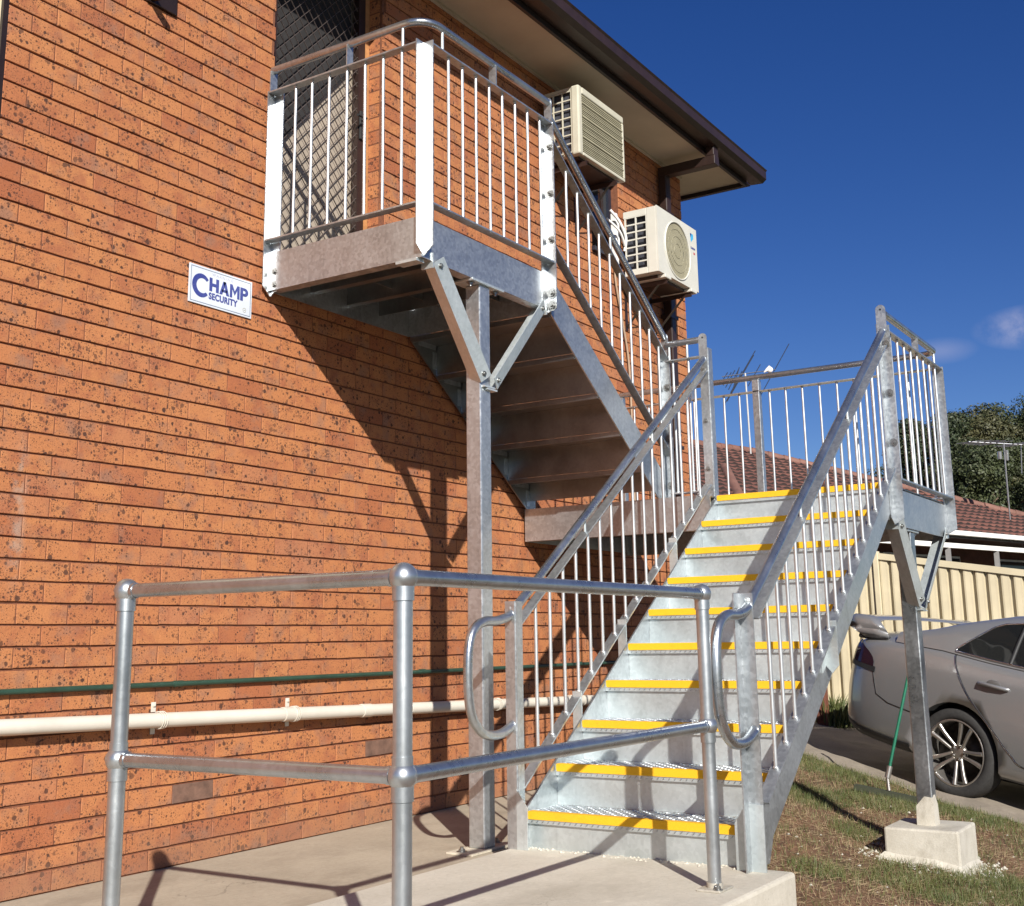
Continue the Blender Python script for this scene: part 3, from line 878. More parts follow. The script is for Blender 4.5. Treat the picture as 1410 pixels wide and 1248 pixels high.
b = MB(); b.box(a0 + 0.057, a1 - 0.023, y1 - 0.060, y1 - 0.030, z0 + 0.023, z1 - 0.051); b.build('fan_shroud', plain('shroud_olive', (0.10, 0.092, 0.066), 0.7, 0, 0.2, 9.0, 0), AC1)
b = MB(); side_grid(b, a0 + 0.012, y0, y1 - 0.066, z0 + 0.02, z1 - 0.03, 3, 7, 0.009); b.build('side_grille', ACB, AC1)
wall_brackets(AC1, (6.62, 7.08), 0.37, 4.32, BROWNM)
b = MB(); b.box(6.56, 7.15, 0.09, 0.33, 4.328, 4.3455); b.build('base_tray', BROWNM, AC1)

AC2 = thing('air_conditioner', (8.05, 0.23, 3.78), 'lower white air conditioner with round fan grille near the building corner', 'air conditioner', 'air conditioner units on the wall')
a0, a1, y0, y1, z0, z1 = 7.70, 8.45, 0.085, 0.385, 3.775, 4.315
cu_, cz_, fr = 8.065, 4.035, 0.232
b = MB()
b.bbox(a0, a0 + 0.018, y0, y1 - 0.095, z1 - 0.055, z1, 0.004)      # side panel, above the coil window
b.bbox(a0, a0 + 0.018, y0, y1 - 0.095, z0, z0 + 0.045, 0.004)
b.bbox(a0, a0 + 0.020, y1 - 0.0945, y1 - 0.012, z0, z1, 0.004)
b.box(a0 + 0.0185, a1, y0, y1 - 0.014, z1 - 0.014, z1 + 0.003); b.box(a0 + 0.0185, a1, y0, y1 - 0.014, z0, z0 + 0.014)
b.box(a1 - 0.016, a1, y0, y1 - 0.014, z0 + 0.0145, z1 - 0.0145)
# front sheet with a round hole
N = 48
ring = [(cu_ + fr * math.cos(2 * math.pi * i / N), cz_ + fr * math.sin(2 * math.pi * i / N)) for i in range(N)]
def edge_pt(i):
    a = 2 * math.pi * i / N; dx, dz = math.cos(a), math.sin(a)
    t = min(((a1 - cu_) / dx if dx > 1e-9 else (a0 - cu_) / dx if dx < -1e-9 else 9e9), ((z1 + .003 - cz_) / dz if dz > 1e-9 else (z0 - cz_) / dz if dz < -1e-9 else 9e9))
    return (cu_ + dx * t, cz_ + dz * t)
out_ = [edge_pt(i) for i in range(N)]
for (cx, cz2) in ((a0, z0), (a1, z0), (a0, z1 + .003), (a1, z1 + .003)):
    i = min(range(N), key=lambda i: (out_[i][0] - cx) ** 2 + (out_[i][1] - cz2) ** 2); out_[i] = (cx, cz2)
vsx = []; fsx = []
for i in range(N):
    vsx += [(out_[i][0], y1, out_[i][1]), (ring[i][0], y1, ring[i][1]), (ring[i][0], y1 - 0.03, ring[i][1]), (out_[i][0], y1 - 0.012, out_[i][1])]
for i in range(N):
    j = (i + 1) % N
    fsx += [(4 * i, 4 * i + 1, 4 * j + 1, 4 * j), (4 * i + 1, 4 * i + 2, 4 * j + 2, 4 * j + 1), (4 * i, 4 * j, 4 * j + 3, 4 * i + 3)]
b.add(vsx, fsx)
b.tube(arc((cu_, y1 + 0.002, cz_), (fr + 0.006, 0, 0), (0, 0, fr + 0.006), 0, 2 * math.pi, 48), 0.007, 8)
b.build('casing', ACW, AC2)
b = MB(); b.box(a0 + 0.045, a1 - 0.02, y0 + 0.01, y1 - 0.13, z0 + 0.016, z1 - 0.016); b.build('coil', COIL, AC2)
b = MB(); b.box(a0 + 0.10, a1 - 0.03, y1 - 0.10, y1 - 0.075, z0 + 0.016, z1 - 0.016); b.build('fan_shroud', plain('shroud_grey', (0.105, 0.10, 0.075), 0.7, 0, 0.2, 9.0, 0), AC2)
b = MB()
for k in range(1, 30):
    x = -fr + 2 * fr * k / 30; h = math.sqrt(max(fr * fr - x * x, 0))
    b.box(cu_ + x - 0.0016, cu_ + x + 0.0016, y1 - 0.005, y1 - 0.001, cz_ - h, cz_ + h)
    b.box(cu_ - h, cu_ + h, y1 - 0.009, y1 - 0.0055, cz_ + x - 0.0016, cz_ + x + 0.0016)
for rr in (0.06, 0.12, 0.18):
    b.tube(arc((cu_, y1, cz_), (rr, 0, 0), (0, 0, rr), 0, 2 * math.pi, 36), 0.0017, 5)
b.build('fan_grille', plain('olive_wire', (0.34, 0.315, 0.22), 0.5, 0, 0.1, 9.0, 0), AC2, kind='stuff')
b = MB()
for k in range(4):
    a = k * math.pi / 2 + 0.4
    p = [(cu_ + 0.03 * math.cos(a), y1 - 0.05, cz_ + 0.03 * math.sin(a))] + [(cu_ + 0.19 * math.cos(a + t), y1 - 0.055 + 0.02 * t, cz_ + 0.19 * math.sin(a + t)) for t in (0.0, 0.3, 0.6, 0.9)]
    b.prism(p, (0, 0.003, 0))
b.build('fan', plain('fan_grey', (0.09, 0.09, 0.08), 0.5, 0, 0.1, 9.0, 0), AC2)
b = MB(); side_grid(b, a0 + 0.008, y0 + 0.016, y1 - 0.095, z0 + 0.045, z1 - 0.055, 2, 7, 0.011, 0.008); b.build('side_grille', ACW, AC2)
b = MB(); b.prism([(8.322, y1 + 0.0005, 4.262), (8.385, y1 + 0.0005, 4.262), (8.385, y1 + 0.0005, 4.225), (8.335, y1 + 0.0005, 4.185)], (0, 0.0008, 0)); b.build('logo', CYAN, AC2)
b = MB(); b.prism([(8.322, y1 + 0.0008, 4.262), (8.352, y1 + 0.0008, 4.262), (8.330, y1 + 0.0008, 4.222)], (0, 0.0008, 0)); b.build('logo', BLUE, AC2)
text_part('DAIKIN', 0.026, 8.325, y1 + 0.001, 4.128, BLUE, AC2, bold=0.0006, ext=0.0005)
b = MB(); b.box(8.375, 8.408, y1, y1 + 0.001, 4.088, 4.106); b.build('badge', RED, AC2)
wall_brackets(AC2, (7.86, 8.32), 0.385, 3.742, BROWNM)
b = MB()
for u in (7.79, 8.28):
    b = MB(); b.bbox(u, u + 0.11, y0 + 0.02, y1 + 0.012, z0 - 0.030, z0 - 0.002, 0.006); b.build('foot', ACW, AC2)
b = MB(); b.box(7.78, 8.40, 0.10, 0.33, 3.748, 3.7705); b.build('base_tray', BROWNM, AC2)

# refrigerant trunking and cables between them
tk = MB()
tk.bbox(7.635, 7.672, 0.003, 0.055, 3.86, 4.305, 0.008); tk.tube([(7.71, 0.03, 4.26), (7.712, 0.03, 3.93)], 0.014, 10)
tk.tube(smooth_path([(7.55, 0.05, 4.30), (7.62, 0.09, 4.22), (7.69, 0.11, 4.10), (7.70, 0.09, 3.99)], 6), 0.012, 8)
tk.tube(smooth_path([(7.50, 0.04, 4.22), (7.60, 0.10, 4.13), (7.69, 0.10, 4.03)], 6), 0.010, 8)
tk.build('refrigerant_pipes', WHITE, label='white refrigerant pipes and trunking between the two air conditioners', cat='pipes')
cbm = MB(); cbm.tube(smooth_path([(7.67, 0.02, 3.90), (7.66, 0.02, 3.75), (7.75, 0.02, 3.45), (7.84, 0.02, 3.12), (7.86, 0.02, 2.6), (7.86, 0.02, 1.9)], 6), 0.009, 8)
cbm.build('wall_cable', plain('tan_cable', (0.34, 0.24, 0.16), 0.6, 0, 0.1, 9.0, 0), label='thin tan cable running down the brick wall below the lower air conditioner', cat='cable')
# ------------------------------------------------------------------ steel staircase
ST = thing('external_staircase', (4.345, 0.958, 0.02), 'galvanised steel switchback stairs with yellow step edges climbing to the upstairs door', 'staircase')
n1 = lambda u: 0.239 + (u - 4.103) * 0.7062      # nosing line of the lower flight
n2 = lambda u: 2.920 - (u - 5.000) * 0.7180      # nosing line of the upper flight
G1, R1, G2, R2 = 0.24646, 0.174, 0.260, 0.18667

def flight_meshes(v0, v1, G, Rr, s, SHEET):
    """tread, riser, nosing and raised pattern, origin at the nosing; s=+1 climbs to +u"""
    t = MB()
    t.box(0, s * (G + 0.012), v0, v1, -0.005, 0)
    t.box(0, s * 0.005, v0, v1, -0.047, -0.0051)
    t.box(s * (G - 0.012), s * (G + 0.012), v0, v1, -0.030, -0.0051)
    r = MB()
    r.box(s * 0.014, s * 0.018, v0, v1, -Rr + 0.0005, -0.0055)
    y = MB()
    c = 0.010
    y.prism([(s * -0.0045, v0 + 0.010, -0.029), (s * -0.0045, v0 + 0.006, -0.029 + c), (s * -0.0045, v0 + 0.006, 0.0045 - 0.004), (s * -0.0045, v0 + 0.010, 0.0045),
             (s * -0.0045, v1 - 0.022, 0.0045), (s * -0.0045, v1 - 0.014, 0.0045 - 0.006), (s * -0.0045, v1 - 0.014, -0.029 + c), (s * -0.0045, v1 - 0.020, -0.029)], (s * 0.0042, 0, 0))
    y.box(s * -0.0002, s * 0.030, v0 + 0.010, v1 - 0.022, 0.0003, 0.0045)
    p = MB()
    k = 0
    nv = int((v1 - v0 - 0.03) / 0.027)
    for i in range(nv):
        vv = v0 + 0.02 + i * 0.027
        for j in range(8):
            uu = 0.046 + j * 0.027
            if uu > G - 0.01: break
            sg = 1 if (i + j) % 2 else -1
            d = Vector((s * 0.0078, sg * 0.0078, 0)); w = Vector((-d.y, d.x, 0)) * 0.27
            c0 = Vector((s * uu, vv, 0.0002)); h = Vector((0, 0, 0.0020))
            a = [c0 - d, c0 - w, c0 + d, c0 + w]
            b = [c0 - d * .7 + h, c0 - w * .55 + h, c0 + d * .7 + h, c0 + w * .55 + h]
            p.add(a + b, [(4, 5, 6, 7), (0, 1, 5, 4), (1, 2, 6, 5), (2, 3, 7, 6), (3, 0, 4, 7)])
        c0 = Vector((s * -0.0002, vv + 0.006, -0.0375)); sg = 1 if i % 2 else -1
        d = Vector((0, 0.0072, 0.0072 * 1)); w = Vector((0, -0.0072, 0.0072)) * 0.3; h = Vector((s * -0.0030, 0, 0))
        a = [c0 - d, c0 - w, c0 + d, c0 + w]
        b = [c0 - d * .75 + h, c0 - w * .6 + h, c0 + d * .75 + h, c0 + w * .6 + h]
        p.add(a + b, [(4, 5, 6, 7), (0, 1, 5, 4), (1, 2, 6, 5), (2, 3, 7, 6), (3, 0, 4, 7)])
    z = Vector((0, 0, 0))
    return [x.mesh(nm, mt, z) for x, nm, mt in ((t, 'tread', SHEET), (r, 'riser', SHEET), (y, 'nosing_strip', YELLOW), (p, 'checker_bars', GALVP))]

def step_(ms, u, z, riser=True, pattern=True):
    t = inst('tread', ms[0], ST, (u, 0, z))
    if riser: inst('riser', ms[1], t, (u, 0, z))
    inst('nosing_strip', ms[2], t, (u, 0, z))
    if pattern:
        o = inst('checker_bars', ms[3], t, (u, 0, z)); o['kind'] = 'stuff'
    return t
F1 = flight_meshes(1.3585, 2.3885, G1, R1, 1, GALVD)
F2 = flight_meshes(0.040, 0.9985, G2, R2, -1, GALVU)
for k in range(9):
    step_(F1, 4.103 + k * G1, 0.239 + k * R1)
for k in range(5):
    step_(F2, 5.0 + G2 * (5 - k), 2.92 - R2 * (5 - k), riser=k > 0)
mb = MB(); mb.box(6.282, 6.286, 0.040, 0.9985, 1.868, 1.981); mb.build('riser', GALVU, ST)

# edges of the two landings carry a nosing and riser of their own
def landing_edge(v0, v1, u, z, s, Rr, SHEET):
    t = MB(); t.box(u, u + s * 0.06, v0, v1, z - 0.005, z); t.box(u, u + s * 0.005, v0, v1, z - 0.047, z - 0.0051)
    o = t.build('landing_edge', SHEET, ST)
    r = MB(); r.box(u + s * 0.014, u + s * 0.018, v0, v1, z - Rr + 0.0005, z - 0.0055); r.build('riser', SHEET, o)
    return o
e1 = landing_edge(1.3585, 2.3885, 6.3212, 1.805, 1, R1, GALVD)
inst('nosing_strip', F1[2], e1, (6.3212, 0, 1.805))
e2 = landing_edge(0.040, 0.9985, 5.0, 2.92, -1, R2, GALVU)
inst('nosing_strip', F2[2], e2, (5.0, 0, 2.92))

# stringers
def stringer(v0, v1, pts, parent=ST, mat=GALV):
    mb = MB(); mb.prism([(p[0], v0, p[1]) for p in pts], (0, v1 - v0, 0))
    return mb.build('stringer', mat, parent)
lo1 = [(4.075, 0.0905), (4.245, 0.0905), (4.30, n1(4.30) - 0.19), (6.36, n1(6.36) - 0.19), (6.36, n1(6.30) + 0.02), (4.075, n1(4.075) + 0.012)]
stringer(1.3495, 1.3580, lo1); stringer(2.3895, 2.3975, lo1)
lo2 = [(4.99, n2(4.99) - 0.212), (4.99, 2.932), (5.03, n2(5.03) + 0.012), (6.36, n2(6.36) + 0.012), (6.36, 1.8145), (6.246, 1.8145)]
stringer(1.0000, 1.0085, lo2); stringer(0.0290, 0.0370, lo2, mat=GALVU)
# cleats carrying the treads, seen on the inside of the stringers
ck = MB()
for k in range(9):
    u, z = 4.103 + k * G1, 0.239 + k * R1
    for v in (1.3582, 2.3842):
        ck.box(u + 0.03, u + 0.07, v, v + 0.005, z - 0.10, z - 0.048)
for k in range(5):
    u, z = 5.0 + G2 * (5 - k), 2.92 - R2 * (5 - k)
    for v in (0.0375, 0.9945):
        ck.box(u - 0.20, u - 0.03, v, v + 0.0045, z - 0.034, z - 0.0055)
        ck.box(u - 0.058, u - 0.020, v, v + 0.004, z - 0.155, z - 0.05)
ck.build('tread_cleats', GALV, ST, kind='stuff')
# stringer foot plates on the slab
for (va, vb, vc) in ((1.338, 1.392, 1.392), (2.338, 2.458, 2.338)):
    mb = MB()
    if vc == 2.338: mb.prism([(4.052, va, 0.0905), (4.052, vb, 0.0905), (4.052, vb, 0.335), (4.052, va + 0.052, 0.335), (4.052, va, 0.262)], (0.006, 0, 0))
    else: mb.prism([(4.052, va, 0.0905), (4.052, vb, 0.0905), (4.052, vb, 0.262), (4.052, va, 0.335)], (0.006, 0, 0))
    mb.build('foot_plate', GALVD, ST)

# angle posts: two legs from a vertex, pointed at the foot
def angle_post(u0, v0, su, sv, L, z0, z1, point=0.045, t=0.006, name='post', mat=GALV, parent=ST):
    mb = MB()
    mb.prism([(u0, v0, z0), (u0, v0 + sv * L, z0 + point), (u0, v0 + sv * L, z1), (u0, v0, z1)], (-su * t, 0, 0))
    mb.prism([(u0, v0, z0), (u0 + su * L, v0, z0 + point), (u0 + su * L, v0, z1), (u0, v0, z1)], (0, -sv * t, 0))
    return mb.build(name, mat, parent)
def bolts(post, pts, d=(-1, 0, 0), r=0.0115):
    for p in pts:
        mb = MB(); mb.bolt(p, d, r * 1.25); mb.build('bolt', BOLT, post)
LG = 0.056
pw = angle_post(3.82, 0.030, -1, 1, LG, 2.708, 3.822)
bolts(pw, [(3.8198, 0.062, 2.832), (3.8198, 0.062, 2.762)], r=0.0185)
pc = angle_post(3.82, 1.0115, -1, 1, LG, 2.742, 3.832)
p2 = angle_post(4.950, 1.0115, -1, 1, LG, 2.716, 3.822, 0.02)
bolts(p2, [(4.9498, 1.040, z) for z in (3.675, 3.40, 3.13)], r=0.012)
bolts(p2, [(4.9498, 1.040, z) for z in (2.822, 2.752)], r=0.016)
p3 = angle_post(6.360, 1.0115, -1, 1, LG, 1.650, 2.735, 0.02)
bolts(p3, [(6.3598, 1.040, z) for z in (2.53, 2.20, 1.90, 1.73)], r=0.013)
pl = angle_post(6.330, 1.3450, 1, -1, 0.055, 1.640, 2.745, 0.0)
bolts(pl, [(6.3298, 1.315, z) for z in (2.60, 2.28, 1.98)], r=0.012)
pr = angle_post(6.400, 2.4050, -1, 1, LG, 1.575, 2.735, 0.03)
bolts(pr, [(6.3998, 2.432, z) for z in (2.62, 2.33, 2.04)], r=0.013)
pq = angle_post(7.660, 2.4050, -1, 1, LG, 1.600, 2.715, 0.03)
pa = angle_post(4.060, 1.3400, 1, -1, 0.050, 0.0905, 1.135, 0.0)
pb_ = angle_post(4.060, 2.4010, -1, 1, 0.055, 0.0905, 1.135, 0.0)
# (inner leg of that post runs back along the stringer)
mb = MB(); mb.box(4.066, 4.118, 2.3985, 2.4045, 0.30, 1.10); mb.build('post_leg', GALV, pb_)
# rounded head plates where pipe rails stop
def head_plate(u, v0, v1, z0, z1, parent, hole=True):
    mb = MB(); c = (v0 + v1) / 2; r = (v1 - v0) / 2
    pts = [(u, v0, z0), (u, v1, z0)] + [tuple(p) for p in arc((u, c, z1 - r), (0, r, 0), (0, 0, r), 0, math.pi, 12)]
    mb.prism(pts, (0.006, 0, 0))
    if hole: mb.tube([(u - 0.0008, c, z1 - r), (u + 0.0002, c, z1 - r)], 0.006, 10, 1)
    return mb.build('head_plate', [GALV, DARK], parent)
head_plate(6.322, 1.290, 1.345, 2.690, 2.840, pl)
head_plate(6.338, 2.405, 2.462, 2.690, 2.845, pr)
head_plate(4.944, 1.016, 1.064, 3.815, 3.972, p2, False)
head_plate(6.352, 1.016, 1.064, 2.735, 2.885, p3, False)

# pipe handrails
PR = 0.0205
def rail(name, pts, r=PR, mat=GALVP, n=16):
    mb = MB(); mb.tube(pts, r, n); return mb.build(name, mat, ST)
rail('handrail', [(3.79, 0.036, 3.945), (3.79, 0.92, 3.945)] + arc((3.91, 0.92, 3.945), (-0.12, 0, 0), (0, 0.12, 0), 0, math.pi / 2, 10)[1:] + [(4.943, 1.04, 3.945)])
h2 = 0.905
rail('handrail', [(4.952, 1.04, n2(4.952) + h2), (6.351, 1.04, n2(6.351) + h2)])
rail('handrail', [(6.410, 2.433, 2.806), (7.53, 2.433, 2.806)] + arc((7.53, 2.333, 2.806), (0, 0.1, 0), (0.1, 0, 0), 0, math.pi / 2, 8)[1:] + [(7.63, 0.04, 2.806)])
rail('handrail', [(6.345, 1.055, 2.806), (6.345, 1.289, 2.806)])
LOOP = [(4.052, 1.074), (3.945, 1.049), (3.853, 1.046), (3.778, 1.019), (3.738, 0.961), (3.724, 0.870), (3.727, 0.757), (3.743, 0.677), (3.783, 0.618), (3.855, 0.576), (3.962, 0.571), (4.051, 0.598), (4.085, 0.622)]
for v, ue in ((1.318, 6.321), (2.435, 6.337)):
    hp = [(ue, n1(ue) + 0.868), (4.36, n1(4.36) + 0.868)]
    lp = smooth_path([(4.30, v, n1(4.30) + 0.868), (4.207, v, n1(4.207) + 0.868), (4.135, v, 1.133)] + [(a, v, b) for a, b in LOOP], 5)
    rail('handrail', [(hp[0][0], v, hp[0][1]), (hp[1][0], v, hp[1][1])] + lp, 0.0205)
    # weld bead where the pipe passes the post head
    mb = MB(); mb.ball((4.068, v, 1.105), 0.016, 10, 8); mb.build('weld', GALVD, ST)

# flat rails under the handrails and along the foot of the balusters
def flat(p0, p1, wd, w=0.050, t=0.008):
    mb = MB(); mb.bar(p0, p1, w, t, wd); return mb.build('flat_rail', GALV, ST)
ZT, ZB = 3.815, 2.995
flat((3.79, 0.034, ZT), (3.79, 1.006, ZT), (1, 0, 0)); flat((3.79, 0.034, ZB), (3.79, 1.006, ZB), (1, 0, 0))
flat((3.825, 1.04, ZT), (4.947, 1.04, ZT), (0, 1, 0)); flat((3.825, 1.04, ZB), (4.947, 1.04, ZB), (0, 1, 0))
f2t, f2b = 0.765, 0.145
flat((4.958, 1.04, n2(4.958) + f2t), (6.35, 1.04, n2(6.35) + f2t), (0, 1, 0)); flat((4.958, 1.04, n2(4.958) + f2b), (6.35, 1.04, n2(6.35) + f2b), (0, 1, 0))
f1t, f1b = 0.790, 0.088
for v in (1.318, 2.435):
    flat((4.112, v, n1(4.112) + f1t), (6.32, v, n1(6.32) + f1t), (0, 1, 0))
    flat((4.112, v, n1(4.112) + f1b), (6.30, v, n1(6.30) + f1b), (0, 1, 0))
flat((6.407, 2.433, 2.70), (7.655, 2.433, 2.70), (0, 1, 0)); flat((6.407, 2.433, 1.832), (7.655, 2.433, 1.832), (0, 1, 0))
flat((7.63, 0.04, 2.70), (7.63, 2.40, 2.70), (1, 0, 0)); flat((7.63, 0.04, 1.832), (7.63, 2.40, 1.832), (1, 0, 0))
flat((6.345, 1.05, 2.695), (6.345, 1.288, 2.695), (1, 0, 0)); flat((6.345, 1.05, 1.845), (6.345, 1.288, 1.845), (1, 0, 0))

# short plates and pins between handrail and flat rail
def spacer(p, along, h, w=0.04):
    mb = MB(); mb.bar((p[0], p[1], p[2]), (p[0], p[1], p[2] + h), w, 0.006, along); return mb.build('rail_spacer', GALV, ST)
def pin(p, h):
    mb = MB(); mb.tube([p, (p[0], p[1], p[2] + h)], 0.008, 10); return mb.build('rail_pin', GALVD, ST)
spacer((3.79, 0.040, ZT + 0.004), (1, 0, 0), 0.116, 0.05); spacer((3.79, 0.565, ZT + 0.004), (1, 0, 0), 0.116, 0.046)
spacer((4.385, 1.04, ZT + 0.004), (0, 1, 0), 0.116, 0.046)
pin((3.79, 0.905, ZT + 0.004), 0.115); pin((3.935, 1.04, ZT + 0.004), 0.115)
for u in (4.75, 5.55):
    for v in (1.318, 2.435): pin((u, v, n1(u) + f1t + 0.002), 0.06)
pin((5.65, 1.04, n2(5.65) + f2t + 0.003), 0.12)
spacer((7.08, 2.433, 2.704), (0, 1, 0), 0.09, 0.04); pin((7.55, 2.433, 2.704), 0.09); pin((7.63, 2.04, 2.704), 0.09)
spacer((7.63, 0.65, 2.704), (1, 0, 0), 0.09, 0.04); pin((6.345, 1.20, 2.70), 0.09); pin((6.345, 1.075, 2.70), 0.09)

# balusters (shared rods)
def rod_mesh(L, blob):
    mb = MB(); mb.tube([(0, 0, 0), (0, 0, L)], 0.008, 12)
    if blob: mb.ball((0, 0, 0.004), 0.0125, 10, 6, 0, 0.7); mb.ball((0, 0, L - 0.003), 0.010, 10, 6, 0, 0.7)
    return mb.mesh('baluster', GALVB)
rodL = rod_mesh(ZT - ZB - 0.008, True)
for v in (0.202, 0.315, 0.432, 0.550, 0.668, 0.784, 0.900): inst('baluster', rodL, ST, (3.79, v, ZB + 0.004))
for u in (3.985, 4.105, 4.225, 4.348, 4.472, 4.597, 4.722, 4.850): inst('baluster', rodL, ST, (u, 1.04, ZB + 0.004))
rod2 = rod_mesh(f2t - f2b - 0.008, True)
for k in range(10):
    u = 5.130 + 0.1255 * k; inst('baluster', rod2, ST, (u, 1.04, n2(u) + f2b + 0.004))
rod1 = rod_mesh(f1t - f1b - 0.008, True)
for v in (1.318, 2.435):
    for k in range(16):
        u = 4.268 + 0.1272 * k; inst('baluster', rod1, ST, (u, v, n1(u) + f1b + 0.004))
rodM = rod_mesh(2.70 - 1.832 - 0.008, True)
for k in range(8): inst('baluster', rodM, ST, (6.500 + 0.149 * k, 2.433, 1.836))
for v in (0.16, 0.285, 0.41, 0.535, 0.66, 0.785, 0.90, 1.02, 1.252, 1.372, 1.495, 1.62, 1.745, 1.865, 1.985, 2.11, 2.235, 2.35): inst('baluster', rodM, ST, (7.63, v, 1.836))
rodN = rod_mesh(2.695 - 1.845 - 0.008, True)
for v in (1.098, 1.205): inst('baluster', rodN, ST, (6.345, v, 1.849))
mb = MB(); mb.bbox(7.605, 7.655, 1.130, 1.182, 1.58, 2.785, 0.004); mb.build('post', GALV, ST)
mb = MB(); mb.bbox(7.605, 7.655, 0.03, 0.075, 1.58, 2.785, 0.004); mb.build('post', GALV, ST)

# brackets holding the lower balustrades off the stringers
for u, v0, v1, s in ((5.10, 1.300, 1.3485, -1), (5.06, 2.3985, 2.462, 1), (4.62, 1.300, 1.3485, -1), (5.75, 1.300, 1.3485, -1)):
    mb = MB(); z = n1(u)
    mb.prism([(u, v0, z - 0.085), (u, (v0 + v1) / 2, z - 0.12), (u, v1, z - 0.085), (u, v1, z + 0.118), (u, v0, z + 0.118)], (0.006, 0, 0))
    if s > 0: mb.prism([(u - 0.052, 2.3985, z - 0.12), (u, 2.3985, z - 0.085), (u, 2.3985, z + 0.080), (u - 0.052, 2.3985, z + 0.044)], (0, 0.005, 0))
    mb.build('rail_bracket', GALVD, ST)

# upper landing: fascias, deck, ribs
def plate(name, *b, mat=GALV, parent=ST):
    mb = MB(); mb.box(*b); return mb.build(name, mat, parent)
fa1 = MB(); fa1.box(3.808, 3.816, 0.030, 1.000, 2.735, 2.938); fa1.box(3.8162, 3.872, 0.045, 0.992, 2.735, 2.742)
fa1.build('landing_fascia', GALV, ST)
fa2 = MB(); fa2.box(3.808, 4.985, 1.0005, 1.0085, 2.735, 2.938); fa2.box(3.872, 4.985, 0.945, 1.0003, 2.7352, 2.742)
fa2.build('landing_fascia', GALV, ST)
plate('landing_fascia', 3.8165, 4.985, 0.020, 0.028, 2.735, 2.938)
plate('landing_fascia', 4.978, 4.985, 0.0285, 1.000, 2.735, 2.905)
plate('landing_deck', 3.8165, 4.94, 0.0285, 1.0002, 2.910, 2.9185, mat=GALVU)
rb = MB()
for u in (4.12, 4.42, 4.70): rb.box(u, u + 0.006, 0.029, 0.999, 2.80, 2.9095)
for v in (0.34, 0.67):
    for a, b in ((3.8165, 4.1195), (4.1265, 4.4195), (4.4265, 4.6995), (4.7065, 4.9775)): rb.box(a, b, v, v + 0.006, 2.84, 2.9095)
for u in (4.12, 4.42): rb.box(u + 0.0061, u + 0.046, 0.029, 0.944, 2.80, 2.806)
rb.build('deck_rib', GALVU, ST)
# mid landing
fb = MB(); fb.box(6.250, 6.258, 0.020, 1.349, 1.600, 1.813); fb.box(6.258, 6.32, 0.04, 1.34, 1.600, 1.608)
fb.build('landing_fascia', GALV, ST)
plate('landing_fascia', 6.40, 7.662, 2.3960, 2.4040, 1.572, 1.786)
plate('landing_fascia', 7.654, 7.662, 0.020, 2.395, 1.572, 1.786)
plate('landing_fascia', 6.259, 7.653, 0.019, 0.0275, 1.598, 1.800)
plate('landing_fascia', 6.352, 6.360, 1.3585, 2.3885, 1.598, 1.755)
plate('landing_deck', 6.259, 6.380, 0.0285, 1.349, 1.7965, 1.8045, mat=GALVU)
plate('landing_deck', 6.382, 7.653, 0.0285, 2.395, 1.7965, 1.8045, mat=GALVU)
rb = MB()
for u in (6.72, 7.05, 7.36): rb.box(u, u + 0.006, 0.029, 2.394, 1.69, 1.796)
rb.build('deck_rib', GALVU, ST)
# clip under the front corner of the upper landing
mb = MB(); mb.box(3.80, 3.86, 0.86, 0.985, 2.720, 2.7345); mb.build('corner_clip', GALVD, ST)

# columns with cap plates, and the angle braces
col1 = MB(); col1.bbox(4.300, 4.390, 0.913, 1.003, 0.030, 2.722, 0.007)
C1 = col1.build('column', GALV, ST)
mb = MB(); mb.bbox(4.215, 4.500, 0.895, 1.02, 2.7222, 2.7345, 0.002)
mb.build('cap_plate', GALVD, C1)
bolts(C1, [(u, 0.985, 2.722) for u in (4.245, 4.465)], (0, 0, -1), 0.012)
mb = MB(); mb.bbox(4.160, 4.520, 0.885, 1.030, 0.0205, 0.0305, 0.002)
bolts(C1, [(u, 0.945, 0.0305) for u in (4.20, 4.485)], (0, 0, 1), 0.013)
mb.build('base_plate', plain('cement_splashed_plate', (0.52, 0.47, 0.37), 0.8, 0, 0.2, 30.0, 0.3), C1)
col2 = MB(); col2.bbox(6.780, 6.870, 2.298, 2.388, -0.10, 1.558, 0.007)
C2 = col2.build('column', galvanised('weathered_galvanised', (0.24, 0.255, 0.265), (0.50, 0.525, 0.54), 0.24, 0.44, 0.9, 0.45, 0.14, 0.04), ST)
mb = MB(); mb.bbox(6.70, 6.95, 2.28, 2.394, 1.5585, 1.5715, 0.002)
mb.build('cap_plate', GALVD, C2)
bolts(C2, [(u, 2.37, 1.558) for u in (6.73, 6.92)], (0, 0, -1), 0.012)
cm = MB()
r = random.Random(5)
N_ = 10
prof = [(6.777, 2.295), (6.825, 2.294), (6.874, 2.295), (6.8745, 2.343), (6.874, 2.392), (6.825, 2.3925), (6.777, 2.392), (6.7765, 2.343)]
top = [(p[0], p[1], r.uniform(-0.005, 0.012) + (0.055 if p[1] > 2.34 and p[0] < 6.85 else 0.0)) for p in prof]
bot = [(p[0] + (p[0] - 6.825) * 0.06, p[1] + (p[1] - 2.343) * 0.06, -0.099) for p in prof]
vsx = bot + top; fsx = [(i, (i + 1) % 8, 8 + (i + 1) % 8, 8 + i) for i in range(8)] + [tuple(range(8, 16))]
cm.add(vsx, fsx); cm.build('grout_collar', FOOT, C2)

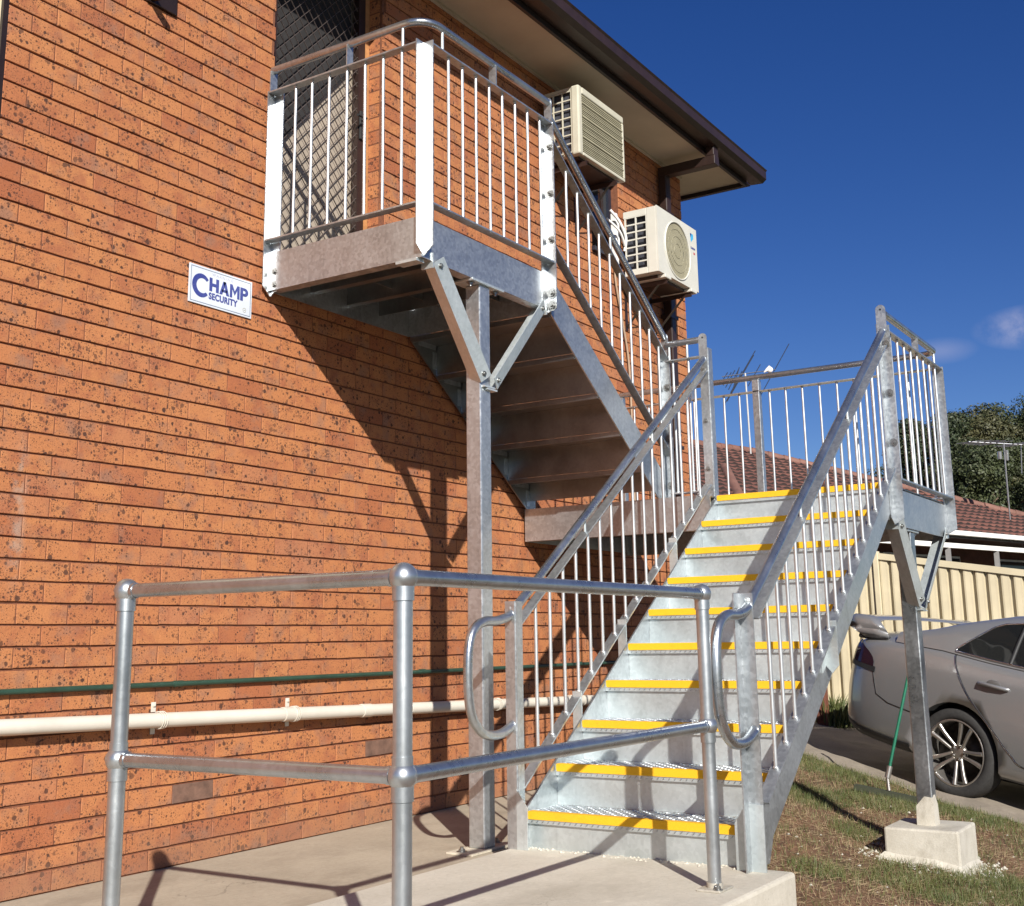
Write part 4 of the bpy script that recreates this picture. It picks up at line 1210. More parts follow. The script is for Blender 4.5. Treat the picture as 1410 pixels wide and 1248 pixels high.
def brace(top, bot, v, s):
    """angle brace: one leg flat to the front, the other under its lower edge; s=+1 leans towards +u going down"""
    p0 = Vector((top[0], v, top[1])); p1 = Vector((bot[0], v, bot[1]))
    d = (p1 - p0).normalized(); o_ = Vector((d.z, 0, -d.x)) * (-1)
    if (o_.x > 0) == (s > 0): o_ = -o_        # outward, towards the lower edge
    th = math.radians(17); vv = Vector((0, 1, 0))
    nA = vv * math.cos(th) + o_ * math.sin(th); nB = o_ * math.cos(th) - vv * math.sin(th)
    mb = MB(); Lb = 0.075
    r0 = p0 + o_ * 0.036; r1 = p1 + o_ * 0.036   # the ridge of the angle
    mb.prism([r0, r0 - nB * Lb, r1 - nB * Lb, r1], nA * -0.006)
    e0 = r0 - nA * 0.0062; e1 = r1 - nA * 0.0062
    mb.prism([e0, e0 - nA * (Lb - 0.006), e1 - nA * (Lb - 0.006), e1], nB * -0.006)
    o = mb.build('brace', GALVD, ST)
    e = MB()
    e.box(p1.x - 0.012 if s > 0 else p1.x - 0.075, p1.x + 0.075 if s > 0 else p1.x + 0.012, v - 0.062, v + 0.010, p1.z - 0.040, p1.z - 0.032)
    bolts(o, [tuple(p1 - d * 0.03 + nA * 0.001 - nB * 0.002), tuple(p0 + d * 0.03 + nA * 0.001 - nB * 0.002)], tuple(nA), 0.012)
    e.build('brace_plate', GALVD, o); e = MB()
    q = p0 - Vector((0.045 * s, 0, 0))
    e.bar((q.x + 0.012 * s, v - 0.03, p0.z - 0.045), (q.x + 0.012 * s, v - 0.03, p0.z + 0.03), 0.07, 0.007, (0, 1, 0))
    e.build('brace_plate', GALVD, o)
    return o
brace((3.925, 2.745), (4.322, 2.235), 1.0115, 1); brace((4.895, 2.745), (4.41, 2.225), 1.0115, -1)
brace((6.470, 1.595), (6.800, 1.140), 2.4065, 1); brace((7.560, 1.610), (6.905, 1.135), 2.4065, -1)

# concrete footing of the outer column, with mortar crumbs round it
fo = MB(); fo.bbox(6.62, 7.03, 2.145, 2.555, -0.42, -0.098, 0.012)
fo.build('concrete_footing', FOOT, label='square concrete footing block under the outer stair column', cat='footing')

# ------------------------------------------------------------------ ball-jointed pipe railing on the slab
PRL = thing('pipe_railing', (1.885, 2.41, 0.09), 'two rail pipe railing with round ball joints at the front of the slab', 'railing')
ZU, ZL = 1.124, 0.650
pts3 = {'R': (3.680, 2.410), 'C': (1.885, 2.410), 'L': (1.885, 1.385)}
POSTP = galvanised('galvanised_tube', (0.42, 0.445, 0.46), (0.57, 0.60, 0.615), 0.29, 0.41, 0.88, 0.28, 0.10, 0.0)
for k, (u, v) in pts3.items():
    mb = MB(); mb.tube([(u, v, 0.0905), (u, v, ZU)], 0.0242, 24); post = mb.build('post', POSTP, PRL)
    for z in (ZU, ZL):
        b = MB(); b.ball((u, v, z), 0.0362, 28, 18)
        b.tube([(u, v, z - 0.058), (u, v, z - 0.02)], 0.0280, 24)
        if z == ZL: b.tube([(u, v, z + 0.02), (u, v, z + 0.046)], 0.0262, 24)
        b.build('ball_joint', POSTP, post)
    b = MB(); b.bbox(u - 0.06, u + 0.06, v - 0.045, v + 0.045, 0.0903, 0.0985, 0.002)
    bolts(post, [(u + q[0], v + q[1], 0.0985) for q in ((-0.042, 0.03), (0.042, -0.03))], (0, 0, 1), 0.009)
    b.tube([(u, v, 0.0985), (u, v, 0.115)], 0.0290, 24)
    b.build('base_plate', plain('cement_dusted_steel', (0.50, 0.47, 0.40), 0.6, 0.5, 0.2, 30.0, 0.2), post)
for z in (ZU, ZL):
    for a, b in (('L', 'C'), ('C', 'R')):
        mb = MB(); p, q = pts3[a], pts3[b]
        mb.tube([(p[0], p[1], z), (q[0], q[1], z)], 0.0205, 20)
        d = (Vector((q[0], q[1], 0)) - Vector((p[0], p[1], 0))).normalized()
        for s_, o_ in ((p, 1), (q, -1)):
            mb.tube([(s_[0] + d.x * o_ * 0.030, s_[1] + d.y * o_ * 0.030, z), (s_[0] + d.x * o_ * 0.043, s_[1] + d.y * o_ * 0.043, z)], 0.0228, 20)
        mb.build('rail', GALVP, PRL)
# ------------------------------------------------------------------ parked car
yaw_uv = math.radians(20)
ax = Vector((-math.sin(yaw_uv), math.cos(yaw_uv)))            # towards the bonnet, in (u, v)
lf = Vector((ax.y, -ax.x))                                    # the far side, in (u, v)
cont = at_depth(1312, 1098, 8.95)
org = Vector((cont.x, cont.y)) + lf * 0.86
CAR = thing('parked_car', (org.x, org.y, float(ground_z(org.x, org.y)) + 0.012), 'silver grey sedan with a boot spoiler parked on the driveway', 'car')
CAR.rotation_euler = (math.radians(-2.2), math.atan(0.165 * ax.y), math.atan2(-ax.y, ax.x))

def car_paint():
    M = Mat('silver_car_paint')
    f = M.noise(900.0, 2.0)
    M.col(M.ramp(f, [(0.35, (0.27, 0.272, 0.276)), (0.65, (0.345, 0.348, 0.352))])); M.metal(0.55); M.rough(0.34)
    M.set(M.p.inputs['Coat Weight'], 0.8); M.set(M.p.inputs['Coat Roughness'], 0.06)
    return M.mat
PAINT = car_paint()
CHROME = plain('bright_trim', (0.75, 0.75, 0.74), 0.18, 1.0, 0.03, 9.0, 0)
TYRE = plain('tyre_rubber', (0.028, 0.027, 0.026), 0.85, 0, 0.25, 40.0, 0.3)
ALLOY = plain('alloy_wheel', (0.42, 0.40, 0.37), 0.32, 0.85, 0.1, 20.0, 0)
LAMP = plain('smoked_lamp', (0.022, 0.010, 0.018), 0.08, 0.0, 0.2, 30.0, 0)
TINT = glass_dark('tinted_glass', (0.010, 0.011, 0.012), 0.03)
PLAS = plain('black_plastic', (0.018, 0.018, 0.018), 0.6, 0, 0.2, 30.0, 0.1)

def lerp(tab, x):
    xs = [t[0] for t in tab]; ys = [t[1] for t in tab]
    return float(np.interp(x, xs, ys))
Wt = [(-1.06, .50), (-1.045, .62), (-1.01, .715), (-.95, .785), (-.86, .835), (-.70, .872), (-.4, .900), (0, .912), (.8, .918), (2.0, .915), (2.9, .905), (3.3, .86), (3.6, .76), (3.75, .62), (3.82, .42)]
ZBt = [(-1.06, .44), (-1.03, .36), (-.98, .31), (-.85, .27), (-.5, .235), (0, .22), (1.5, .20), (2.9, .21), (3.4, .22), (3.7, .26), (3.82, .36)]
ZSt = [(-1.06, .66), (-1.045, .78), (-1.02, .90), (-.97, 1.00), (-.88, 1.045), (-.6, 1.065), (-.2, 1.062), (.2, 1.03), (1.2, .985), (2.2, .95), (2.9, .88), (3.4, .78), (3.7, .68), (3.82, .56)]
ZDt = [(-1.06, .70), (-1.045, .82), (-1.02, .95), (-.97, 1.06), (-.88, 1.115), (-.6, 1.135), (-.3, 1.14), (.2, 1.06), (1.2, 1.02), (2.2, 1.03), (2.9, .95), (3.4, .85), (3.7, .74), (3.82, .60)]
PROF = [(0.90, 'b', 0.0), (0.965, 'b', 0.045), (0.985, 'f', 0.14), (1.0, 'f', 0.34), (1.0, 'f', 0.50), (0.990, 'f', 0.66), (0.972, 'f', 0.80), (0.950, 'f', 0.90), (0.915, 'f', 0.97), (0.86, 's', 0.012), (0.76, 'd', 0.55), (0.5, 'd', 0.86), (0.25, 'd', 0.96), (0.0, 'd', 1.0)]
def car_sec(x):
    W, zb, zs, zd = lerp(Wt, x), lerp(ZBt, x), lerp(ZSt, x), lerp(ZDt, x)
    out = []
    for (f, k, a) in PROF:
        if k == 'b': z = zb + a
        elif k == 'f': z = zb + (zs - zb) * a
        elif k == 's': z = zs + a * 0.3
        else: z = zs + (zd - zs) * a
        out.append((W * f, z))
    return out
def side_y(x, z):
    s = car_sec(x)[:10]
    return float(np.interp(z, [p[1] for p in s], [p[0] for p in s]))
xs = sorted(set(list(np.round(np.arange(-1.0, 3.8, 0.08), 3)) + [-1.06, -1.045, -1.02, -.97, 3.82]))
bm = MB(); nP = len(PROF)
vsx = []
for x in xs:
    s = car_sec(x)
    vsx += [(x, -p[0], p[1]) for p in s] + [(x, p[0], p[1]) for p in s[-2::-1]]
K = 2 * nP - 1
fsx = []
for i in range(len(xs) - 1):
    for j in range(K):
        j2 = (j + 1) % K
        fsx.append((i * K + j, i * K + j2, (i + 1) * K + j2, (i + 1) * K + j))
fsx.append(tuple(range(K - 1, -1, -1))); fsx.append(tuple(range((len(xs) - 1) * K, len(xs) * K)))
bm.add(vsx, fsx, 0, True)
body_me = bm.mesh('body', [PAINT, PLAS], conv=False)
body_tmp = link('body_tmp', body_me)
WX = (0.0, 2.915); WZ = 0.325
cut = MB()
for wx in WX:
    for sgn in (-1, 1):
        cut.tube([(wx, sgn * 0.60, WZ + 0.005), (wx, sgn * 1.05, WZ + 0.005)], 0.362, 40, 1)
cut_o = link('cut_tmp', cut.mesh('cut', [PAINT, PLAS], conv=False))
md = body_tmp.modifiers.new('b', 'BOOLEAN'); md.operation = 'DIFFERENCE'; md.object = cut_o; md.solver = 'EXACT'
dg = bpy.context.evaluated_depsgraph_get()
new_me = bpy.data.meshes.new_from_object(body_tmp.evaluated_get(dg))
bpy.data.objects.remove(body_tmp); bpy.data.objects.remove(cut_o)
new_me.name = 'body'
BODY = link('body', new_me, CAR)

def stretch(me):
    """lengthen the tail a little"""
    for w in me.vertices:
        if w.co.x < -0.38: w.co.x += (w.co.x + 0.38) * 0.17
    return me
stretch(new_me)
def cpart(mb, name, mats, parent=CAR, **k):
    return link(name, stretch(mb.mesh(name, mats, conv=False, **k)), parent)

# cabin
ZR = [(-.62, 1.135), (-.40, 1.19), (-.1, 1.30), (.2, 1.385), (.5, 1.435), (.9, 1.455), (1.3, 1.45), (1.7, 1.39), (2.1, 1.24), (2.55, 1.03)]
def cab_sec(x):
    zr = lerp(ZR, x); zb = lerp(ZSt, x) + 0.0; h = max(zr - zb, 0.02)
    Wb = lerp(Wt, x) * 0.905 - 0.0; Wr = Wb - 0.30 * min(h / 0.42, 1.0)
    return [(Wb, zb - 0.01), (Wb - (Wb - Wr) * 0.40, zb + h * 0.45), (Wb - (Wb - Wr) * 0.78, zb + h * 0.83), (Wr - 0.02, zb + h * 0.94), (Wr - 0.12, zb + h * 0.985), (Wr * 0.4, zr), (0, zr + 0.004)]
def cab_y(x, z):
    s = cab_sec(x); return float(np.interp(z, [p[1] for p in s], [p[0] for p in s]))
cx = list(np.round(np.linspace(-.60, 2.54, 40), 3))
vsx = []; nC = 7; K = 2 * nC - 1
for x in cx:
    s = cab_sec(x); vsx += [(x, -p[0], p[1]) for p in s] + [(x, p[0], p[1]) for p in s[-2::-1]]
fsx = []
for i in range(len(cx) - 1):
    for j in range(K - 1): fsx.append((i * K + j, i * K + j + 1, (i + 1) * K + j + 1, (i + 1) * K + j))
mb = MB(); mb.add(vsx, fsx, 0, True); cpart(mb, 'cabin_shell', PAINT)

def patch(poly_fn, x0, x1, nx, nz, yfn, off, sgn=-1):
    """skin patch offset from the car side; poly_fn(x) gives lower and upper z"""
    mb = MB(); vs = []; fs = []
    for i in range(nx + 1):
        x = x0 + (x1 - x0) * i / nx; a, b = poly_fn(x)
        for j in range(nz + 1):
            z = a + (b - a) * j / nz
            vs.append((x, sgn * (yfn(x, z) + off), z))
    for i in range(nx):
        for j in range(nz):
            k = i * (nz + 1) + j; fs.append((k, k + nz + 1, k + nz + 2, k + 1))
    mb.add(vs, fs, 0, True)
    return mb
def win_rng(x):
    lo = lerp(ZSt, x) + 0.012
    hi = lerp(ZR, x) - 0.075
    if x < 0.30: hi = min(hi, lo + 0.012 + (x + 0.095) * 0.95)
    if x > 1.95: hi = min(hi, lo + 0.01 + (2.22 - x) * 0.9)
    return lo, max(hi, lo + 0.012)
for sgn in (-1, 1):
    for a, b in ((-0.085, 0.345), (0.38, 1.10), (1.19, 2.20)):
        w = cpart(patch(win_rng, a, b, 16, 6, cab_y, 0.006, sgn), 'window', TINT)
    p_ = [(x, sgn * (cab_y(x, win_rng(x)[0]) + 0.008), win_rng(x)[0]) for x in np.linspace(2.2, -0.085, 22)] + [(x, sgn * (cab_y(x, win_rng(x)[1]) + 0.008), win_rng(x)[1]) for x in np.linspace(-0.085, 2.2, 32)]
    mb = MB(); mb.tube(p_, 0.007, 6); cpart(mb, 'window_trim', CHROME)
    mb = MB(); mb.tube([(0.362, sgn * (cab_y(0.362, z) + 0.004), z) for z in np.linspace(win_rng(0.362)[0], win_rng(0.362)[1], 6)], 0.017, 6)
    cpart(mb, 'pillar', PLAS); mb = MB()
    mb.tube([(1.145, sgn * (cab_y(1.145, z) + 0.003), z) for z in np.linspace(win_rng(1.145)[0], win_rng(1.145)[1], 6)], 0.045, 6)
    cpart(mb, 'pillar', PLAS)
    # doors: seam line, body-coloured handle in its scoop
    seam = [(-0.08, 1.055), (-0.065, 1.00), (-0.01, 0.90), (0.085, 0.77), (0.22, 0.635), (0.345, 0.52), (0.47, 0.40), (0.60, 0.335), (1.16, 0.31)]
    sp = smooth_path([(x, 0, z) for x, z in seam], 5)
    mb = MB(); mb.tube([(p.x, sgn * (side_y(p.x, p.z) + 0.001), p.z) for p in sp], 0.0042, 6)
    mb.tube([(1.165, sgn * (side_y(1.165, z) + 0.001), z) for z in np.linspace(0.33, 1.0, 12)], 0.0042, 6)
    mb.tube([(2.26 + 0.05 * math.sin(z * 3), sgn * (side_y(2.26, z) + 0.001), z) for z in np.linspace(0.33, 0.96, 12)], 0.0042, 6)
    cpart(mb, 'door_seam', PLAS)
    mb = MB(); mb.tube([(p.x - 0.010, sgn * (side_y(p.x, p.z) + 0.0005), p.z) for p in sp[:-6]], 0.0035, 6); cpart(mb, 'door_edge', CHROME)
    for hx in (0.20, 1.50):
        hz = 0.865 if hx < 1 else 0.83
        mb = MB(); mb.ball((0, 0, 0), 1, 16, 10)
        mb.v = [(hx + 0.075 + p[0] * 0.075, sgn * (side_y(hx, hz) - 0.012 + p[1] * 0.016), hz + p[2] * 0.042) for p in mb.v]
        sc_ = cpart(mb, 'door_handle', plain('scoop_grey', (0.16, 0.155, 0.15), 0.4, 0.4, 0.1, 9.0, 0))
        mb = MB(); mb.tube([(hx - 0.035, sgn * (side_y(hx, hz) + 0.004), hz + 0.004), (hx - 0.01, sgn * (side_y(hx, hz) + 0.026), hz + 0.004), (hx + 0.09, sgn * (side_y(hx, hz) + 0.030), hz), (hx + 0.185, sgn * (side_y(hx, hz) + 0.022), hz - 0.006), (hx + 0.20, sgn * (side_y(hx, hz) + 0.004), hz - 0.007)], 0.014, 10)
        cpart(mb, 'handle_bar', PAINT, sc_)
    # tail lamp wrapping the corner, black band under it
    def lamp_rng(x): return (0.865 + (x + 1.03) * -0.10, 0.875 + max(0.0, min(1.0, (-0.735 - x) / 0.20)) ** 0.6 * 0.150 - (x + 1.02) * 0.02)
    cpart(patch(lamp_rng, -1.030, -0.735, 18, 5, side_y, 0.006, sgn), 'tail_lamp', LAMP)
    cpart(patch(lambda x: (0.825 - (x + 1.03) * 0.11, 0.866 - (x + 1.03) * 0.10), -1.035, -0.715, 14, 3, side_y, 0.0045, sgn), 'lamp_bezel', PLAS)
    mb = MB(); mb.tube([(x, sgn * (side_y(x, z) + 0.001), z) for x, z in ((-0.735, 0.81), (-0.71, 0.73), (-0.68, 0.63), (-0.58, 0.58), (-0.45, 0.56), (-0.37, 0.55))], 0.004, 6)
    cpart(mb, 'bumper_seam', PLAS)
    cpart(patch(lambda x: (lerp(ZBt, x) + 0.01, lerp(ZBt, x) + 0.075), -1.03, -0.40, 12, 3, side_y, 0.006, sgn), 'lower_valance', PLAS)
    # front lamps
    cpart(patch(lambda x: (0.60, 0.70 - (x - 3.3) * 0.06), 3.28, 3.70, 10, 4, side_y, 0.006, sgn), 'headlight', CHROME)
# rear and front screens
def screen(x0, x1, wb, wt):
    mb = MB(); vs = []; fs = []
    for i in range(9):
        x = x0 + (x1 - x0) * i / 8; w = wb + (wt - wb) * i / 8
        for j in range(9):
            y = -w + 2 * w * j / 8; vs.append((x, y, lerp(ZR, x) + 0.012 - 0.03 * (y / w) ** 2))
    for i in range(8):
        for j in range(8): fs.append((i * 9 + j, i * 9 + 9 + j, i * 9 + 10 + j, i * 9 + j + 1))
    mb.add(vs, fs, 0, True); return mb
cpart(screen(-0.50, 0.30, 0.60, 0.50), 'rear_screen', TINT); cpart(screen(2.48, 1.55, 0.66, 0.52), 'windscreen', TINT)
# boot spoiler: an aerofoil bridging the boot lid
path = [(-0.80, -0.775, 1.070), (-0.835, -0.785, 1.105), (-0.875, -0.775, 1.145), (-0.915, -0.735, 1.180), (-0.935, -0.62, 1.198), (-0.94, -0.3, 1.206), (-0.94, 0, 1.208)]
path = path + [(p[0], -p[1], p[2]) for p in path[-2::-1]]
mb = MB(); vs = []; fs = []; foil = [(-0.125, 0.004), (-0.06, 0.020), (0.03, 0.022), (0.12, 0.008), (0.125, 0.0), (0.03, -0.006), (-0.06, -0.010)]
chord = [1.05, 1.25, 1.25, 1.12, 1.0, 0.95, 0.95]; chord = chord + chord[-2::-1]
for p, c in zip(path, chord):
    for (a, b) in foil: vs.append((p[0] + a * c, p[1], p[2] + b * (1.0 if abs(p[1]) < .72 else 2.2)))
nf = len(foil)
for i in range(len(path) - 1):
    for j in range(nf): fs.append((i * nf + j, i * nf + (j + 1) % nf, (i + 1) * nf + (j + 1) % nf, (i + 1) * nf + j))
fs.append(tuple(range(nf))); fs.append(tuple(range(len(path) * nf - 1, (len(path) - 1) * nf - 1, -1)))
mb.add(vs, fs, 0, True); cpart(mb, 'spoiler', PAINT)
for sgn in (-1, 1):
    mb = MB(); mb.bbox(-0.93, -0.68, min(sgn * 0.70, sgn * 0.772), max(sgn * 0.70, sgn * 0.772), 1.035, 1.075, 0.015); cpart(mb, 'spoiler_foot', PLAS)
mb = MB(); mb.box(-0.42, 3.3, -0.58, 0.58, 0.16, 0.5); cpart(mb, 'underbody', PLAS)

# wheels, axis along y, outside towards -y
def lathe(mb, prof, n=48, mat=0):
    vs = []; fs = []; m = len(prof)
    for i in range(n):
        a = 2 * math.pi * i / n
        for (r, y) in prof: vs.append((r * math.cos(a), y, r * math.sin(a)))
    for i in range(n):
        i2 = (i + 1) % n
        for j in range(m - 1): fs.append((i * m + j, i2 * m + j, i2 * m + j + 1, i * m + j + 1))
    mb.add(vs, fs, mat, True); return mb
ty = MB(); lathe(ty, [(0.236, -0.070), (0.243, -0.098), (0.27, -0.108), (0.30, -0.104), (0.318, -0.088), (0.325, -0.06), (0.326, 0), (0.325, 0.07), (0.30, 0.104), (0.24, 0.09)])
ty_me = ty.mesh('tyre', TYRE, conv=False)
rm = MB()
lathe(rm, [(0.228, 0.08), (0.222, 0.0), (0.226, -0.075), (0.238, -0.092), (0.246, -0.090), (0.243, -0.100), (0.232, -0.097)])
lathe(rm, [(0.001, -0.052), (0.052, -0.054), (0.064, -0.047), (0.066, -0.02)], 30)
for k in range(5):
    a0 = 2 * math.pi * k / 5 + 0.35
    for ds in (-1, 1):
        pts = []
        for (r, off, y) in ((0.052, 0.020, -0.046), (0.11, 0.026, -0.062), (0.17, 0.034, -0.076), (0.229, 0.047, -0.086)):
            ang = a0 + ds * math.asin(min(off / r, 0.9)); pts.append((r * math.cos(ang), y, r * math.sin(ang)))
        rm.tube(pts, 0.0145, 8, 0, True, [0.012, 0.0135, 0.016, 0.019])
    c_ = (0.052 * math.cos(a0 + math.pi / 5), -0.050, 0.052 * math.sin(a0 + math.pi / 5))
    rm.tube([(0.048 * math.cos(a0), -0.045, 0.048 * math.sin(a0)), (0.048 * math.cos(a0), -0.066, 0.048 * math.sin(a0))], 0.0095, 6, 1)
rm_me = rm.mesh('rim', [ALLOY, CHROME], conv=False)
dk = MB(); lathe(dk, [(0.001, 0.02), (0.16, 0.02), (0.16, 0.04), (0.222, 0.05)], 30); dk_me = dk.mesh('brake_disc', plain('brake_dark', (0.045, 0.038, 0.034), 0.5, 0.6, 0.3, 30.0, 0), conv=False)
for wx in WX:
    for sgn in (-1, 1):
        w = bpy.data.objects.new('wheel', None); col.objects.link(w); w.parent = CAR
        w.location = (wx, sgn * 0.792, WZ); w.rotation_euler = (0, 0.4 if sgn < 0 else 0, 0 if sgn < 0 else math.pi); w.empty_display_size = 0.1
        for nm, me_ in (('tyre', ty_me), ('rim', rm_me), ('brake_disc', dk_me)): link(nm, me_, w)

# ------------------------------------------------------------------ push broom leaning on the car
bb = hit_ground(1236, 1084)
BR = thing('push_broom', (bb.x, bb.y, bb.z), 'green handled push broom leaning between the stair column and the car', 'broom')
hb = at_depth(1222, 1068, (bb - Vector((-0.5048, 4.27558, 0.96749))).dot(Vector((FW.x, -FW.y, FW.z))))
dpt = 8.55
f0 = at_depth(1223, 1066, dpt); f1 = at_depth(1249, 938, dpt + 0.16); ht = f0 + (f1 - f0) * 1.36
mb = MB(); mb.tube([f0 + (f1 - f0) * 0.04, ht], 0.0110, 12); mb.ball(ht, 0.0125, 10, 8); mb.build('handle', plain('green_handle', (0.012, 0.13, 0.075), 0.35, 0.1, 0.15, 20.0, 0), BR)
mb = MB(); mb.tube([f0 - (f1 - f0) * 0.04, f0 + (f1 - f0) * 0.085], 0.021, 12); mb.build('ferrule', ALLOY, BR)
gz0 = float(ground_z(f0.x, f0.y))
bl = at_depth(1177, 1079, 8.62); br_ = at_depth(1262, 1096, 8.38)
for p in (bl, br_): p.z = float(ground_z(p.x, p.y)) + 0.038
dirb = (br_ - bl).normalized()
mb = MB(); mb.bar(bl, br_, 0.036, 0.065, (0, 0, 1)); mb.build('broom_head', plain('dark_green_wood', (0.040, 0.046, 0.026), 0.7, 0, 0.2, 20.0, 0.2), BR)
mb = MB(); rr = random.Random(3); L_ = (br_ - bl).length
side = Vector((-dirb.y, dirb.x, 0))
for i in range(420):
    p = bl + dirb * rr.uniform(0.005, L_ - 0.005) + side * rr.uniform(-0.028, 0.028) - Vector((0, 0, 0.024))
    q = p + Vector((rr.uniform(-0.02, 0.02), rr.uniform(-0.02, 0.02), -0.055)); w = dirb * 0.0016
    mb.add([p - w, p + w, q], [(0, 1, 2)])
mb.build('bristles', plain('black_bristle', (0.030, 0.032, 0.026), 0.8, 0, 0.2, 20.0, 0), BR, kind='stuff', recalc=False)
mb = MB(); mid = f0 - (f1 - f0) * 0.04; mid2 = bl + (br_ - bl) * 0.56; mb.tube([mid, Vector((mid2.x, mid2.y, mid2.z + 0.02))], 0.012, 8); mb.build('socket', ALLOY, BR)

# ------------------------------------------------------------------ cream sheet fence
FU = 12.15
FN = thing('metal_fence', (FU, 1.5, float(ground_z(FU, 1.5))), 'cream ribbed steel fence stepping down behind the silver car', 'fence')
FCREAM = plain('cream_fence_steel', (0.58, 0.505, 0.345), 0.45, 0, 0.10, 3.0, 0.1)
gzv = lambda v: 0.10 - 0.165 * v if -0.4 < v < 5 else float(ground_z(20.0, v))
PITCH = 0.118; RIBS = 20
bay = PITCH * RIBS
vstart = 0.62 - 2 * bay
for k in range(5):
    va = vstart + k * bay
    for h in range(2):
        mb = MB(); nr = RIBS // 2
        for r_ in range(nr):
            v0 = va + h * bay / 2 + r_ * PITCH
            pr_ = [(0.040, 0.0), (0.042, 0.026), (0.0, 0.034), (-0.003, 0.050), (0.0, 0.092), (0.0, 0.110), (0.040, PITCH)]
            vs = []
            for (o, d) in pr_:
                v = v0 + d; g = gzv(v)
                vs += [(FU + o, v, g - 0.02), (FU + o, v, g + 1.745)]
            mb.add(vs, [(2 * i, 2 * i + 2, 2 * i + 3, 2 * i + 1) for i in range(len(pr_) - 1)])
        mb.build('fence_sheet', FCREAM, FN, recalc=False)
    vb = va + bay
    for z0, z1 in ((1.735, 1.800), (0.02, 0.08)):
        mb = MB(); mb.hexa([(FU - 0.022, va, gzv(va) + z0), (FU + 0.055, va, gzv(va) + z0), (FU + 0.055, vb, gzv(vb) + z0), (FU - 0.022, vb, gzv(vb) + z0),
                 (FU - 0.022, va, gzv(va) + z1), (FU + 0.055, va, gzv(va) + z1), (FU + 0.055, vb, gzv(vb) + z1), (FU - 0.022, vb, gzv(vb) + z1)])
        mb.build('fence_rail', FCREAM, FN)
    mb = MB(); mb.bbox(FU - 0.030, FU + 0.05, va - 0.028, va + 0.028, gzv(va) - 0.3, gzv(va) + 1.815, 0.006); mb.build('fence_post', FCREAM, FN)
bp = at_depth(1134, 995, 12.0)
mb = MB(); mb.bbox(bp.x - 0.05, bp.x + 0.05, bp.y - 0.05, bp.y + 0.05, float(ground_z(bp.x, bp.y)) - 0.2, 1.35, 0.008)
mb.build('timber_post', plain('red_brown_timber', (0.14, 0.045, 0.025), 0.7, 0, 0.25, 15.0, 0.3), label='red brown timber post at the end of the fence behind the stairs', cat='post')

# ------------------------------------------------------------------ neighbouring house
E0 = Vector((24.35, -1.39, 0)); ed = Vector((0.956, 0.292, 0)).normalized(); ep = Vector((0.292, -0.956, 0)).normalized()
HS = thing('neighbour_house', (26.0, -4.0, 0.15), 'low house with a terracotta tiled hip roof and white gutters beyond the fence', 'house')
TILE = plain('terracotta_tile', (0.150, 0.062, 0.044), 0.75, 0, 0.40, 3.5, 0.5)
TILED = plain('tile_edge_shade', (0.030, 0.017, 0.014), 0.9, 0, 0.3, 5.0, 0)  # shade under each tile course, painted dark on its lower edge
zE, zRg, run = 2.93, 5.34, 5.66
sL0, sL1, sR0, sR1 = -13.0, -7.5, 10.08, 1.04
NR_ = 19
for k in range(NR_):
    t0, t1 = k / NR_, (k + 1) / NR_ + 0.012
    a0, a1 = sL0 + (sL1 - sL0) * t0, sL0 + (sL1 - sL0) * t1
    b0, b1 = sR0 + (sR1 - sR0) * t0, sR0 + (sR1 - sR0) * min(t1, 1)
    n = max(int((b0 - a0) / 0.075), 8); vs = []; fs = []
    for i in range(n + 1):
        f = i / n
        for tt, aa, bb_, lift in ((t0, a0, b0, 0.062), (t0, a0, b0, 0.0), (t1, a1, b1, 0.0)):
            s_ = aa + (bb_ - aa) * f
            wv = 0.020 * math.cos(2 * math.pi * s_ / 0.30) + 0.006 * math.sin(s_ * 41 + k * 3)
            p = E0 + ed * s_ + ep * (run * tt)
            z = zE + (zRg - zE) * tt + (lift + wv if lift else (wv * 0.2 - 0.01 if tt == t0 else wv))
            vs.append((p.x, p.y, z))
    vs2 = []
    for i in range(n):
        b = i * 3
        fs += [(b, b + 3, b + 5, b + 2), (b + 1, b + 4, b + 3, b)]
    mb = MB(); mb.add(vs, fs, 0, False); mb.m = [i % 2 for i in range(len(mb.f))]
    mb.build('tile_course', [TILE, TILED], HS, recalc=False)
P_ = lambda s_, t_, dz=0.0: tuple((E0 + ed * s_ + ep * (run * t_)) + Vector((0, 0, zE + (zRg - zE) * t_ + dz)))
mb = MB()
back0 = [(E0 + ed * sL0 + ep * run * 2), (E0 + ed * sR0 + ep * run * 2)]
B0 = (back0[0].x, back0[0].y, zE); B1 = (back0[1].x, back0[1].y, zE)
mb.add([P_(sL0, 0), P_(sL1, 1), B0], [(0, 1, 2)]); mb.add([P_(sR0, 0), P_(sR1, 1), B1], [(0, 1, 2)])
mb.add([P_(sL1, 1), P_(sR1, 1), B1, B0], [(0, 1, 2, 3)])
mb.build('roof', TILE, HS, recalc=False)
CAPM = plain('ridge_tile', (0.19, 0.092, 0.066), 0.75, 0, 0.25, 3.0, 0.3)
def cap_line(p, q):
    p = Vector(p); q = Vector(q); n = max(int((q - p).length / 0.4), 2)
    mb = MB()
    for i in range(n):
        a = p + (q - p) * (i / n); b = p + (q - p) * ((i + 1.06) / n)
        mb.tube([a, b], 0.10, 8, 0, True, [0.115, 0.10])
    mb.build('ridge_cap', CAPM, HS)
cap_line(P_(sL1, 1, 0.02), P_(sR1, 1, 0.02)); cap_line(P_(sR1, 1, 0.02), P_(sR0, 0, 0.03)); cap_line(P_(sL1, 1, 0.02), P_(sL0, 0, 0.03))
